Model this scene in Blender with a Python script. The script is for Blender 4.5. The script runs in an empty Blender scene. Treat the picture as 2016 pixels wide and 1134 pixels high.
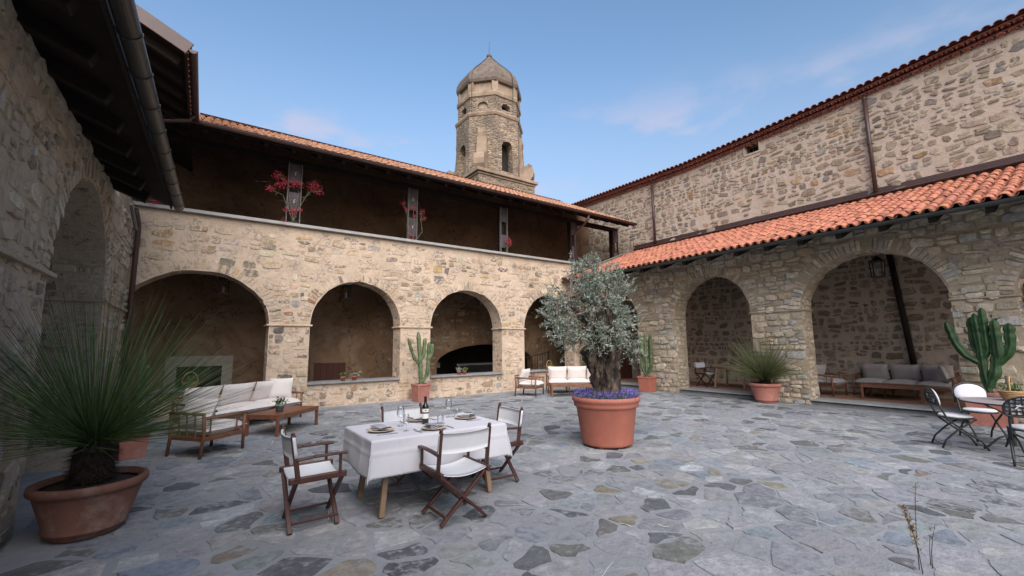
import bpy, bmesh, math, random
import numpy as np
from mathutils import Vector, Matrix, noise as mnoise
R = math.radians
PI = math.pi
rng = random.Random(11)

# ------------------------------------------------------------------ camera, sky, sun, exposure
scn = bpy.context.scene
col = scn.collection
YAW, PITCH, ROLL, HC, FPX = R(35.4), R(7.5), R(-0.6), 1.65, 850.0
FW = Vector((math.sin(YAW)*math.cos(PITCH), math.cos(YAW)*math.cos(PITCH), math.sin(PITCH)))
_r0 = Vector((math.cos(YAW), -math.sin(YAW), 0)); _u0 = _r0.cross(FW)
RT = _r0*math.cos(ROLL)+_u0*math.sin(ROLL); UP = -_r0*math.sin(ROLL)+_u0*math.cos(ROLL)
cd = bpy.data.cameras.new('camera'); cam = bpy.data.objects.new('camera', cd); col.objects.link(cam)
cd.sensor_width = 36; cd.lens = 36*FPX/2016; cd.clip_start = .05; cd.clip_end = 2000
m = Matrix((RT, UP, -FW)).transposed().to_4x4(); m.translation = Vector((0, 0, HC)); cam.matrix_world = m
scn.camera = cam

SUN_EL, SUN_AZ = R(47), R(206)          # azimuth measured from +Y towards +X: the glow is behind the camera
world = bpy.data.worlds.new('World'); scn.world = world; world.use_nodes = True
wn = world.node_tree; wn.nodes.clear()
wo = wn.nodes.new('ShaderNodeOutputWorld'); wb = wn.nodes.new('ShaderNodeBackground'); wb.inputs['Strength'].default_value = .071
sky = wn.nodes.new('ShaderNodeTexSky'); sky.sky_type = 'NISHITA'; sky.sun_disc = False
sky.sun_elevation = R(12); sky.sun_rotation = SUN_AZ; sky.altitude = 300; sky.air_density = 1.0; sky.dust_density = 1.6; sky.ozone_density = 2.2
tc = wn.nodes.new('ShaderNodeTexCoord')
mp = wn.nodes.new('ShaderNodeMapping'); mp.inputs['Scale'].default_value = (1.3, 1.3, 3.2); mp.inputs['Location'].default_value = (1.15, .4, .22)
wn.links.new(tc.outputs['Generated'], mp.inputs['Vector'])
cn = wn.nodes.new('ShaderNodeTexNoise'); cn.inputs['Scale'].default_value = 3.6; cn.inputs['Detail'].default_value = 6; cn.inputs['Roughness'].default_value = .52
wn.links.new(mp.outputs['Vector'], cn.inputs['Vector'])
sx = wn.nodes.new('ShaderNodeSeparateXYZ'); wn.links.new(tc.outputs['Generated'], sx.inputs[0])
cr = wn.nodes.new('ShaderNodeMapRange'); cr.inputs['From Min'].default_value = .50; cr.inputs['From Max'].default_value = .68; cr.inputs['To Max'].default_value = .75; cr.interpolation_type = 'SMOOTHSTEP'
wn.links.new(cn.outputs['Fac'], cr.inputs['Value'])
hz = wn.nodes.new('ShaderNodeMapRange'); hz.inputs['From Min'].default_value = .54; hz.inputs['From Max'].default_value = .40; hz.interpolation_type = 'SMOOTHSTEP'
wn.links.new(sx.outputs['Z'], hz.inputs['Value'])
ml = wn.nodes.new('ShaderNodeMath'); ml.operation = 'MULTIPLY'; wn.links.new(cr.outputs[0], ml.inputs[0]); wn.links.new(hz.outputs[0], ml.inputs[1])
mx = wn.nodes.new('ShaderNodeMix'); mx.data_type = 'RGBA'
hb = wn.nodes.new('ShaderNodeMapRange'); hb.inputs['From Min'].default_value = .62; hb.inputs['From Max'].default_value = .08; hb.inputs['To Max'].default_value = .75; hb.interpolation_type = 'SMOOTHSTEP'
wn.links.new(sx.outputs['Z'], hb.inputs['Value'])
hm = wn.nodes.new('ShaderNodeMix'); hm.data_type = 'RGBA'; wn.links.new(hb.outputs[0], hm.inputs[0]); wn.links.new(sky.outputs[0], hm.inputs[6]); hm.inputs[7].default_value = (1.72, 1.92, 2.42, 1)   # dusk haze low in the sky
wn.links.new(ml.outputs[0], mx.inputs[0]); wn.links.new(hm.outputs[2], mx.inputs[6]); mx.inputs[7].default_value = (2.25, 2.2, 2.75, 1)
wn.links.new(mx.outputs[2], wb.inputs['Color']); wn.links.new(wb.outputs[0], wo.inputs['Surface'])

sd = bpy.data.lights.new('sun', 'SUN'); sun = bpy.data.objects.new('sun', sd); col.objects.link(sun)
sd.energy = 1.5; sd.angle = R(68); sd.color = (1.0, .92, .86)
sun.rotation_euler = Vector((-math.sin(SUN_AZ)*math.cos(SUN_EL), -math.cos(SUN_AZ)*math.cos(SUN_EL), -math.sin(SUN_EL))).to_track_quat('-Z', 'Y').to_euler()
scn.view_settings.view_transform = 'Standard'; scn.view_settings.look = 'None'
scn.view_settings.exposure = 2.0; scn.view_settings.gamma = 1
scn.cycles.max_bounces = 10; scn.cycles.diffuse_bounces = 4; scn.cycles.transparent_max_bounces = 8
scn.cycles.use_denoising = True

# ------------------------------------------------------------------ helpers
def V(*a): return Vector(a)
def project(p):
    d = Vector(p)-Vector((0, 0, HC)); z = d.dot(FW)
    if z < .1: return None
    return 1008+FPX*d.dot(RT)/z, 567-FPX*d.dot(UP)/z, d
def score(c, n, area):
    q = project(c)
    if q is None: return 0
    if not (-25 < q[0] < 2041 and -25 < q[1] < 1159): return 0
    d = q[2]; L = d.length; cs = -d.dot(Vector(n))/L
    return area*cs/(L*L) if cs > 0 else 0

class MB:
    def __init__(s): s.v = []; s.f = []; s.c = []
    def add(s, vs, fs, c=None):
        o = len(s.v); s.v.extend([tuple(v) for v in vs]); s.f.extend([tuple(i+o for i in f) for f in fs]); s.c.extend([c]*len(fs)); return s
    def quad(s, a, b, c, d, t=None): return s.add([a, b, c, d], [(0, 1, 2, 3)], t)
    def box(s, c, d, rot=None, t=None):
        vs = [Vector((x*d[0]/2, y*d[1]/2, z*d[2]/2)) for x in (-1, 1) for y in (-1, 1) for z in (-1, 1)]
        if rot is not None: vs = [rot @ v for v in vs]
        vs = [v+Vector(c) for v in vs]
        return s.add(vs, [(0, 1, 3, 2), (4, 6, 7, 5), (0, 4, 5, 1), (2, 3, 7, 6), (0, 2, 6, 4), (1, 5, 7, 3)], t)
    def bar(s, a, b, w, h, up=(0, 0, 1), t=None):
        a, b = Vector(a), Vector(b); d = (b-a).normalized(); u = Vector(up)
        sd_ = d.cross(u)
        if sd_.length < 1e-4: sd_ = d.cross(Vector((1, 0, 0)))
        sd_.normalize(); u = sd_.cross(d)
        vs = [p+sd_*i*w/2+u*j*h/2 for p in (a, b) for i, j in ((-1, -1), (1, -1), (1, 1), (-1, 1))]
        return s.add(vs, [(0, 1, 2, 3), (7, 6, 5, 4), (0, 4, 5, 1), (1, 5, 6, 2), (2, 6, 7, 3), (3, 7, 4, 0)], t)
    def tube(s, pts, rad, n=8, cap=True, t=None):
        pts = [Vector(p) for p in pts]
        if not hasattr(rad, '__len__'): rad = [rad]*len(pts)
        vs = []; ref = None
        for i, p in enumerate(pts):
            d = (pts[min(i+1, len(pts)-1)]-pts[max(i-1, 0)]).normalized()
            if ref is None: ref = d.orthogonal().normalized()
            ref = (ref-d*ref.dot(d)); ref.normalize(); b = d.cross(ref)
            vs += [p+(ref*math.cos(2*PI*k/n)+b*math.sin(2*PI*k/n))*rad[i] for k in range(n)]
        fs = [(i*n+k, i*n+(k+1) % n, (i+1)*n+(k+1) % n, (i+1)*n+k) for i in range(len(pts)-1) for k in range(n)]
        if cap: fs += [tuple(range(n-1, -1, -1)), tuple((len(pts)-1)*n+k for k in range(n))]
        return s.add(vs, fs, t)
    def lathe(s, prof, n=32, c=(0, 0, 0), cap0=True, cap1=False, sx=1, sy=1, t=None):
        vs = [(c[0]+r*math.cos(2*PI*k/n)*sx, c[1]+r*math.sin(2*PI*k/n)*sy, c[2]+z) for r, z in prof for k in range(n)]
        fs = [(i*n+k, i*n+(k+1) % n, (i+1)*n+(k+1) % n, (i+1)*n+k) for i in range(len(prof)-1) for k in range(n)]
        if cap0: fs.append(tuple(range(n-1, -1, -1)))
        if cap1: fs.append(tuple((len(prof)-1)*n+k for k in range(n)))
        return s.add(vs, fs, t)
    def build(s, name, mat, parent=None, smooth=False, bevel=0, kind=None, off=None):
        me = bpy.data.meshes.new(name); v = s.v
        if off is not None: v = [(a-off[0], b-off[1], c-off[2]) for a, b, c in v]
        me.from_pydata(v, [], s.f); me.update()
        if any(c is not None for c in s.c):
            at = me.attributes.new('tint', 'FLOAT_COLOR', 'FACE')
            arr = np.ones((len(s.f), 4), 'f'); arr[:, :3] = [c or (1, 1, 1) for c in s.c]
            at.data.foreach_set('color', arr.ravel())
        me.materials.append(MT[mat])
        if smooth: me.polygons.foreach_set('use_smooth', np.ones(len(s.f), bool))
        o = bpy.data.objects.new(name, me); col.objects.link(o)
        if parent is not None: o.parent = parent
        if bevel:
            b = o.modifiers.new('b', 'BEVEL'); b.width = bevel; b.segments = 2; b.limit_method = 'ANGLE'
        if kind: o['kind'] = kind
        return o

def thing(name, label, cat, loc=(0, 0, 0), rz=0, group=None):
    o = bpy.data.objects.new(name, None); col.objects.link(o); o.location = loc; o.rotation_euler = (0, 0, rz)
    o.empty_display_size = .2; o['label'] = label; o['category'] = cat
    if group: o['group'] = group
    return o
def tag(o, label, cat, group=None):
    o['label'] = label; o['category'] = cat
    if group: o['group'] = group
    return o
def dup(root, loc, rz=None, label=None, skip=(), sc=None):
    def cp(o, par):
        c = o.copy(); col.objects.link(c); c.parent = par
        for ch in KIDS.get(o.name, []): pass
        for ch in o.children:
            if ch.name.split('.')[0] not in skip: cp(ch, c)
        return c
    r = cp(root, None); r.location = loc
    if rz is not None: r.rotation_euler = (0, 0, rz)
    if label: r['label'] = label
    if sc: r.scale = (sc, sc, sc)
    return r
KIDS = {}

# ------------------------------------------------------------------ materials
MT = {}
def _mat(name):
    m = bpy.data.materials.new(name); m.use_nodes = True; MT[name] = m
    nt = m.node_tree; b = nt.nodes['Principled BSDF']; return nt, b
def _n(nt, typ, **kw):
    n = nt.nodes.new('ShaderNode'+typ)
    for k, v in kw.items():
        if k.startswith('_'): setattr(n, k[1:], v)
        else: n.inputs[k.replace('0', ' ')].default_value = v
    return n
def _noise(nt, vec, sc, det=5, rough=.55, dist=0):
    n = _n(nt, 'TexNoise', Scale=sc, Detail=det, Roughness=rough, Distortion=dist); nt.links.new(vec, n.inputs['Vector']); return n.outputs['Fac']
def _range(nt, src, a, b, c=0., d=1.):
    n = nt.nodes.new('ShaderNodeMapRange'); n.inputs[1].default_value = a; n.inputs[2].default_value = b; n.inputs[3].default_value = c; n.inputs[4].default_value = d
    nt.links.new(src, n.inputs[0]); return n.outputs[0]
def _mix(nt, fac, a, b, mode='MIX'):
    n = nt.nodes.new('ShaderNodeMix'); n.data_type = 'RGBA'; n.blend_type = mode
    for src, i in ((fac, 0), (a, 6), (b, 7)):
        if isinstance(src, (int, float)): n.inputs[i].default_value = src
        elif isinstance(src, tuple): n.inputs[i].default_value = src if len(src) == 4 else (*src, 1)
        else: nt.links.new(src, n.inputs[i])
    return n.outputs[2]
def _vec(nt, world, stretch=None):
    if world: o = nt.nodes.new('ShaderNodeNewGeometry').outputs['Position']
    else: o = nt.nodes.new('ShaderNodeTexCoord').outputs['Object']
    if stretch:
        q = nt.nodes.new('ShaderNodeMapping'); q.inputs['Scale'].default_value = stretch; nt.links.new(o, q.inputs['Vector']); o = q.outputs['Vector']
    return o
def _bump(nt, b, h, strength, dist=.01):
    n = nt.nodes.new('ShaderNodeBump'); n.inputs['Strength'].default_value = strength; n.inputs['Distance'].default_value = dist
    nt.links.new(h, n.inputs['Height']); nt.links.new(n.outputs[0], b.inputs['Normal'])
def M(name, c1, c2=None, sc=4., rough=.8, bump=0., bsc=60., tint=False, world=False, stretch=None, metal=0., spec=.3, lo=.35, hi=.65, bd=.01, stain=None, ssc=1.2, trans=0., sheen=0.):
    nt, b = _mat(name); vec = _vec(nt, world, stretch)
    c = c1 if c2 is None else _mix(nt, _range(nt, _noise(nt, vec, sc), lo, hi), c1, c2)
    if stain: c = _mix(nt, _range(nt, _noise(nt, vec, ssc, 6, .65), .5, .72, 0, stain[3]), c, stain[:3])
    if tint:
        a = nt.nodes.new('ShaderNodeAttribute'); a.attribute_name = 'tint'; c = _mix(nt, 1., c, a.outputs['Color'], 'MULTIPLY')
    if isinstance(c, tuple): b.inputs['Base Color'].default_value = (*c, 1)
    else: nt.links.new(c, b.inputs['Base Color'])
    b.inputs['Roughness'].default_value = rough; b.inputs['Metallic'].default_value = metal; b.inputs['Specular IOR Level'].default_value = spec
    if sheen: b.inputs['Sheen Weight'].default_value = sheen
    if bump: _bump(nt, b, _noise(nt, vec, bsc, 6, .6), bump, bd)
    return MT[name]
def stone_mat(name, mortar, smear, patch=1.6, bump=.8, var=.35, mortar2=None):
    """dressed by a per-stone tint; old pointing mortar smeared over part of the faces"""
    nt, b = _mat(name); vec = _vec(nt, True)
    a = nt.nodes.new('ShaderNodeAttribute'); a.attribute_name = 'tint'
    n1 = _noise(nt, vec, 9., 8, .65); n2 = _noise(nt, vec, 34., 6, .7)
    c = _mix(nt, 1., a.outputs['Color'], _mix(nt, _range(nt, n1, .3, .72), (1-var,)*3, (1+var, 1+var*.95, 1+var*.85)), 'MULTIPLY')
    c = _mix(nt, _range(nt, n2, .52, .75, 0, .55), c, (.10, .085, .07))
    mo = _mix(nt, _range(nt, _noise(nt, vec, 1.3, 5), .35, .65), mortar, mortar2 or tuple(x*.82 for x in mortar))
    s1 = _noise(nt, vec, patch, 3, .5); s2 = _noise(nt, vec, 14., 5, .6)
    ad = nt.nodes.new('ShaderNodeMath'); ad.operation = 'ADD'; nt.links.new(s1, ad.inputs[0]); nt.links.new(s2, ad.inputs[1])
    c = _mix(nt, _range(nt, ad.outputs[0], 1.12-smear*.45, 1.30-smear*.45), c, mo)
    nt.links.new(c, b.inputs['Base Color']); b.inputs['Roughness'].default_value = .9; b.inputs['Specular IOR Level'].default_value = .2
    mm = nt.nodes.new('ShaderNodeMath'); mm.operation = 'ADD'; nt.links.new(n1, mm.inputs[0]); nt.links.new(n2, mm.inputs[1])
    _bump(nt, b, mm.outputs[0], bump, .02)
def mortar_mat(name, c1, c2, dark, bump=.7, patchy=0.):
    nt, b = _mat(name); vec = _vec(nt, True)
    c = _mix(nt, _range(nt, _noise(nt, vec, 1.3, 5), .35, .65), c1, c2)
    c = _mix(nt, _range(nt, _noise(nt, vec, 11., 7, .7), .50, .74, 0, .5), c, dark)
    c = _mix(nt, _range(nt, _noise(nt, vec, .45, 4, .6), .52, .75, 0, .4), c, tuple(x*.9 for x in dark))
    if patchy:
        pa = _noise(nt, vec, 1.7, 2, .5); pb = _noise(nt, vec, 16., 6, .75)
        pm = nt.nodes.new('ShaderNodeMath'); pm.operation = 'MULTIPLY'; nt.links.new(_range(nt, pa, .50, .60), pm.inputs[0]); nt.links.new(_range(nt, pb, .47, .56, 0, patchy), pm.inputs[1])
        c = _mix(nt, pm.outputs[0], c, (.22, .185, .16))
    nt.links.new(c, b.inputs['Base Color']); b.inputs['Roughness'].default_value = .95; b.inputs['Specular IOR Level'].default_value = .15
    n1 = _noise(nt, vec, 7., 6, .65); n2 = _noise(nt, vec, 45., 5, .7)
    mm = nt.nodes.new('ShaderNodeMath'); mm.operation = 'MULTIPLY_ADD'; nt.links.new(n1, mm.inputs[0]); mm.inputs[1].default_value = 2.; nt.links.new(n2, mm.inputs[2])
    _bump(nt, b, mm.outputs[0], bump, .02)

mortar_mat('mortar_warm', (.60, .475, .37), (.52, .41, .31), (.25, .19, .14), patchy=.75)
stone_mat('stone_warm', (.60, .475, .37), .42, mortar2=(.52, .41, .31), bump=1.)
mortar_mat('mortar_gold', (.42, .35, .265), (.35, .29, .215), (.19, .155, .115))
stone_mat('stone_gold', (.50, .425, .325), .10, mortar2=(.42, .35, .265), bump=1.)
mortar_mat('mortar_pink', (.52, .435, .36), (.46, .38, .31), (.30, .24, .19))
stone_mat('stone_pink', (.52, .435, .36), .10, mortar2=(.46, .38, .31), bump=1.)
mortar_mat('mortar_old', (.52, .44, .345), (.43, .36, .275), (.20, .16, .12), 1.)
stone_mat('stone_old', (.52, .44, .345), .5, mortar2=(.43, .36, .275), bump=1.)
mortar_mat('mortar_tower', (.36, .285, .215), (.26, .20, .15), (.12, .095, .075), 1.2)
stone_mat('stone_tower', (.36, .285, .215), .3, bump=1.2, var=.5)
mortar_mat('paving_mortar', (.275, .29, .315), (.225, .238, .26), (.16, .165, .175), .7)
stone_mat('paving_stone', (.275, .29, .315), .22, patch=1.3, bump=.75, var=.34, mortar2=(.225, .238, .26))
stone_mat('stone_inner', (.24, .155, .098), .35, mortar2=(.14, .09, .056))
def plaster_mat(name, c1, c2, patch, dark):
    nt, b = _mat(name); vec = _vec(nt, True)
    c = _mix(nt, _range(nt, _noise(nt, vec, .9, 5, .6), .35, .65), c1, c2)
    c = _mix(nt, _range(nt, _noise(nt, vec, .8, 7, .55, .6), .53, .60, 0, .42), c, patch)       # areas of older, paler render with hard edges
    c = _mix(nt, _range(nt, _noise(nt, vec, 3.2, 8, .7), .56, .68, 0, .7), c, dark)
    c = _mix(nt, _range(nt, _noise(nt, vec, 22., 6, .7), .55, .7, 0, .5), c, dark)
    ve = nt.nodes.new('ShaderNodeTexVoronoi'); ve.feature = 'DISTANCE_TO_EDGE'; ve.inputs['Scale'].default_value = .8
    wv = nt.nodes.new('ShaderNodeTexNoise'); wv.inputs['Scale'].default_value = 2.2; wv.inputs['Detail'].default_value = 6; nt.links.new(vec, wv.inputs['Vector'])
    ad = nt.nodes.new('ShaderNodeVectorMath'); ad.operation = 'MULTIPLY_ADD'; nt.links.new(wv.outputs['Color'], ad.inputs[0]); ad.inputs[1].default_value = (.9, .9, .9); nt.links.new(vec, ad.inputs[2]); nt.links.new(ad.outputs[0], ve.inputs['Vector'])
    c = _mix(nt, _range(nt, ve.outputs['Distance'], .003, .012, .7, 0), c, tuple(x*.5 for x in dark))
    nt.links.new(c, b.inputs['Base Color']); b.inputs['Roughness'].default_value = .95; b.inputs['Specular IOR Level'].default_value = .15
    _bump(nt, b, _noise(nt, vec, 9., 7, .65), .8, .02)
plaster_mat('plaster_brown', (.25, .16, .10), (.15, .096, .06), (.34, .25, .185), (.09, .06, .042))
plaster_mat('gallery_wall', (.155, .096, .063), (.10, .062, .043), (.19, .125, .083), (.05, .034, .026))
M('surround_grey', (.36, .33, .285), (.30, .27, .23), 5., .9, .3, 50., world=True)
M('slab_grey', (.32, .335, .355), (.25, .262, .28), 2.5, .75, .3, 30., world=True)
M('sill_stone', (.25, .25, .25), (.18, .18, .185), 5., .7, .3, 40., world=True)
M('terracotta_floor', (.33, .19, .135), (.25, .14, .10), 1.4, .7, .2, 30., world=True)
M('tile', (.44, .175, .112), (.36, .135, .088), 7., .85, .35, 60., tint=True, world=True, stain=(.22, .12, .08, .35), ssc=3.)
M('tile_tan', (.46, .25, .15), (.38, .20, .125), 6., .9, .35, 60., tint=True, world=True, stain=(.40, .31, .22, .5), ssc=4.)
M('tile_dark', (.36, .14, .105), (.26, .10, .078), 6., .9, .35, 60., tint=True, world=True, stain=(.13, .07, .06, .5), ssc=3.)
M('eave_bed', (.20, .085, .065), (.14, .06, .05), 6., .9, .3, 40., world=True)
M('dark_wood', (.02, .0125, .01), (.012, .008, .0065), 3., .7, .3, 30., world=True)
M('brown_metal', (.075, .038, .034), (.055, .029, .027), 6., .45, .1, 60., world=True, spec=.5)
M('gutter_grey', (.05, .057, .055), (.036, .041, .04), 5., .45, .12, 40., world=True, metal=.3, spec=.5)
M('flash_grey', (.20, .19, .19), (.16, .15, .155), 5., .55, .1, 40., world=True)
M('steel', (.45, .45, .46), None, rough=.35, metal=.9)
M('slate_panel', (.10, .088, .10), (.07, .06, .07), 5., .6, .2, 30., world=True)
M('chalk', (.62, .62, .62), None, rough=.9)
M('ledge', (.38, .37, .355), (.28, .275, .27), 5., .6, .2, 30., world=True)
M('door_wood', (.085, .03, .02), (.06, .02, .014), 2., .6, .2, 30., world=True, stretch=(8, 8, 1))
M('black', (.012, .012, .012), (.02, .02, .02), 5., .5)
M('interior_dark', (.03, .027, .025), (.02, .018, .016), 3., .8)
M('black_iron', (.018, .022, .024), (.012, .014, .015), 8., .45, .15, 80., spec=.5)
M('teak', (.19, .082, .048), (.13, .054, .031), 5., .5, .15, 60., stretch=(2, 2, 2), spec=.4)
M('teak_dark', (.07, .025, .018), (.045, .016, .012), 6., .4, .12, 60., spec=.5)
M('oak', (.25, .165, .105), (.19, .12, .075), 6., .55, .12, 60., spec=.4)
M('canvas', (.60, .615, .645), (.54, .555, .585), 3., .9, .25, 160., sheen=.2)
M('linen', (.52, .52, .565), (.47, .47, .515), 2., .9, .2, 120., sheen=.1)
M('cushion', (.66, .62, .60), (.60, .56, .545), 4., .95, .3, 130., sheen=.3)
M('cushion_grey', (.40, .36, .35), (.35, .315, .31), 4., .95, .3, 130., sheen=.3)
M('cushion_white', (.60, .60, .64), (.55, .55, .59), 4., .9, .2, 130.)
M('terracotta', (.38, .135, .095), (.32, .11, .078), 5., .75, .2, 50., stain=(.42, .22, .17, .3), ssc=2.5)
M('terracotta_old_shaded', (.17, .078, .056), (.115, .052, .037), 4., .8, .35, 40., stain=(.34, .25, .21, .5), ssc=3.5)  # old limed clay; the left foreground's shade is put into its base colour
M('terracotta_pink', (.36, .15, .12), (.29, .115, .09), 5., .8, .25, 40., stain=(.48, .34, .29, .5), ssc=4.)
M('soil', (.03, .022, .016), (.018, .013, .01), 30., 1., 1., 60.)
M('bark', (.022, .017, .015), (.135, .105, .085), 11., .95, 1., 26., stretch=(1, 1, .4), bd=.05, lo=.42, hi=.68)
M('olive_leaf', (.13, .165, .125), (.29, .33, .29), 6., .6, tint=True)
M('olive_twig', (.13, .10, .08), (.19, .16, .13), 20., .9)
M('grass_leaf', (.038, .075, .028), (.075, .115, .042), 3., .55, tint=True)
M('grass_leaf_pale', (.085, .105, .045), (.11, .12, .06), 3., .6, tint=True)
M('cactus', (.12, .16, .075), (.05, .085, .04), 7., .6, .3, 40., tint=True, stain=(.16, .14, .08, .5), ssc=5.)
M('cactus_deep', (.034, .082, .030), (.014, .042, .018), 6., .55, .3, 40., tint=True, stain=(.07, .08, .035, .5), ssc=5.)
M('leaf_green', (.06, .115, .035), (.095, .16, .05), 8., .55, tint=True)
M('violet', (.10, .075, .36), (.17, .125, .50), 20., .7, tint=True)
M('bougain', (.38, .035, .06), (.50, .07, .10), 12., .7, tint=True)
M('wicker', (.44, .28, .14), (.32, .19, .09), 20., .8, .5, 90.)
M('pot_sage', (.20, .25, .235), (.17, .215, .20), 6., .6, .1, 40.)
M('plate', (.58, .50, .42), (.52, .44, .36), 8., .3, spec=.5)
M('bottle_glass', (.008, .010, .008), None, rough=.08, spec=.6)
M('foil', (.01, .01, .012), None, rough=.35)
M('label_white', (.72, .70, .66), None, rough=.8)
M('straw', (.16, .115, .065), (.24, .18, .10), 30., .9, tint=True)
M('mosaic', (.30, .265, .275), (.23, .20, .21), 30., .6, .2, 60.)
M('dome_lead', (.17, .135, .11), (.105, .082, .068), 3., .7, .35, 12., world=True, stain=(.26, .15, .08, .5), ssc=1.4)
M('dirt_hill', (.10, .11, .06), None, rough=1.)
nt, b = _mat('glass')
tr_ = nt.nodes.new('ShaderNodeBsdfTransparent'); gl_ = nt.nodes.new('ShaderNodeBsdfGlossy'); gl_.inputs['Roughness'].default_value = .03; lw_ = nt.nodes.new('ShaderNodeLayerWeight'); lw_.inputs['Blend'].default_value = .4; fr_ = nt.nodes.new('ShaderNodeMath'); fr_.operation = 'MULTIPLY'; fr_.inputs[1].default_value = .8; nt.links.new(lw_.outputs['Facing'], fr_.inputs[0])
ms_ = nt.nodes.new('ShaderNodeMixShader'); nt.links.new(fr_.outputs[0], ms_.inputs[0]); nt.links.new(tr_.outputs[0], ms_.inputs[1]); nt.links.new(gl_.outputs[0], ms_.inputs[2]); nt.links.new(ms_.outputs[0], nt.nodes['Material Output'].inputs['Surface']); tr_.inputs['Color'].default_value = (.96, .97, .98, 1)

# ------------------------------------------------------------------ stone and tile pieces
def poly_area(p): return abs(sum(p[i][0]*p[(i+1) % len(p)][1]-p[(i+1) % len(p)][0]*p[i][1] for i in range(len(p))))/2
def piece_from_poly(poly, mapf, h, rg, inset=.88, dome=1.25, sink=.02):
    n = len(poly); cu = sum(p[0] for p in poly)/n; cv = sum(p[1] for p in poly)/n
    vs = [mapf(u, v, -sink) for u, v in poly]
    tx, ty = rg.uniform(-.35, .35), rg.uniform(-.35, .35); ext = max(max(abs(p[0]-cu), abs(p[1]-cv)) for p in poly)+1e-6
    vs += [mapf(cu+(u-cu)*inset, cv+(v-cv)*inset, h*(1+tx*(u-cu)/ext+ty*(v-cv)/ext+rg.uniform(-.15, .15))) for u, v in poly]
    vs.append(mapf(cu+rg.uniform(-.1, .1)*ext, cv+rg.uniform(-.1, .1)*ext, h*dome))
    fs = [(i, (i+1) % n, n+(i+1) % n, n+i) for i in range(n)]+[(n+i, n+(i+1) % n, 2*n) for i in range(n)]
    c = Vector(mapf(cu, cv, h)); nn = (Vector(mapf(cu, cv, h+1))-c).normalized()
    return vs, fs, score(c, nn, poly_area(poly))
def pieces(items, name, parent, mat, maxn=300, rest=None, off=None, smooth=False):
    items = sorted(items, key=lambda t: -t[3]); off = off or tuple(parent.location)
    top = [t for t in items[:maxn] if t[3] > 0]; low = items[len(top):]
    for vs, fs, c, _ in top: MB().add(vs, fs, c).build(name, mat, parent, smooth=smooth, off=off)
    if low:
        mb = MB()
        for vs, fs, c, _ in low: mb.add(vs, fs, c)
        mb.build(rest or name+'_rest', mat, parent, smooth=smooth, kind='stuff', off=off)
def blob(cu, cv, w, h, rg, p=3.6, jit=.10):
    """an angular field stone: a box with chipped corners"""
    rot = rg.gauss(0, .06 if jit < .15 else .14); out = []
    for qx, qy in ((1, 1), (-1, 1), (-1, -1), (1, -1)):
        r = rg.random(); a = rg.uniform(.02, .12) if r < .35 else rg.uniform(.12, .40); b_ = rg.uniform(.06, .38)
        if qx*qy > 0: two = [(1, 1-2*b_), (1-2*a, 1)]
        else: two = [(1-2*a, 1), (1, 1-2*b_)]
        if r < .12: two = [(1-a, 1-b_*.6)]
        for x, y in two: out.append((qx*x, qy*y))
    res = []
    for x, y in out:
        x = (x+rg.uniform(-jit, jit)*1.4)*w/2; y = (y+rg.uniform(-jit, jit)*1.6)*h/2
        res.append((cu+x*math.cos(rot)-y*math.sin(rot), cv+x*math.sin(rot)+y*math.cos(rot)))
    return res
def rubble(u0, u1, v0, v1, rg, hr=(.14, .30), asp=(.8, 2.4), fill=(.74, .95), drop=.06, split=.3, jit=.10, p=3.6):
    out = []; v = v0
    while v < v1:
        h = rg.uniform(*hr)
        if rg.random() < .15: h *= .5
        u = u0-rg.random()*.3; ph = rg.uniform(0, 6)
        while u < u1:
            w = h*rg.uniform(*asp)
            if w < .1: w = .1+rg.random()*.15
            wob = .03*math.sin(u*1.3+ph)+.018*math.sin(u*3.7+ph*2)
            cells = [(u, v, w, h)]
            r = rg.random()
            if h > .17 and r < split:
                k = rg.uniform(.35, .65); cells = [(u, v, w, h*k), (u, v+h*k, w, h*(1-k))]
            elif h > .17 and r < split+.14:
                k = rg.uniform(.4, .6); cells = [(u, v, w*k, h), (u+w*k, v, w*(1-k), h*.5), (u+w*k, v+h*.5, w*(1-k), h*.5)]
            for a, b_, ww, hh in cells:
                if rg.random() < drop: continue
                fw_, fh = rg.uniform(*fill), rg.uniform(*fill)
                out.append((a+ww/2, b_+hh/2+wob, ww*fw_, hh*fh, blob(a+ww/2, b_+hh/2+wob, ww*fw_, hh*fh, rg, p, jit)))
            u += w
        v += h
    return out
def arch_curve(a, k, grow=0.):
    uc = (a['L']+a['R'])/2; ra = (a['R']-a['L'])/2+grow; t = PI*(1-k)
    return uc+ra*math.cos(t), a['imp']+(a['rise']+grow)*math.sin(t)
def in_arch(a, u, v, g=0.):
    if u < a['L']-g or u > a['R']+g: return False
    if v < a['sill']-g: return False
    if v < a['imp']: return True
    uc = (a['L']+a['R'])/2; ra = (a['R']-a['L'])/2+g; rb = a['rise']+g
    return ((u-uc)/ra)**2+((v-a['imp'])/rb)**2 < 1
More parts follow.
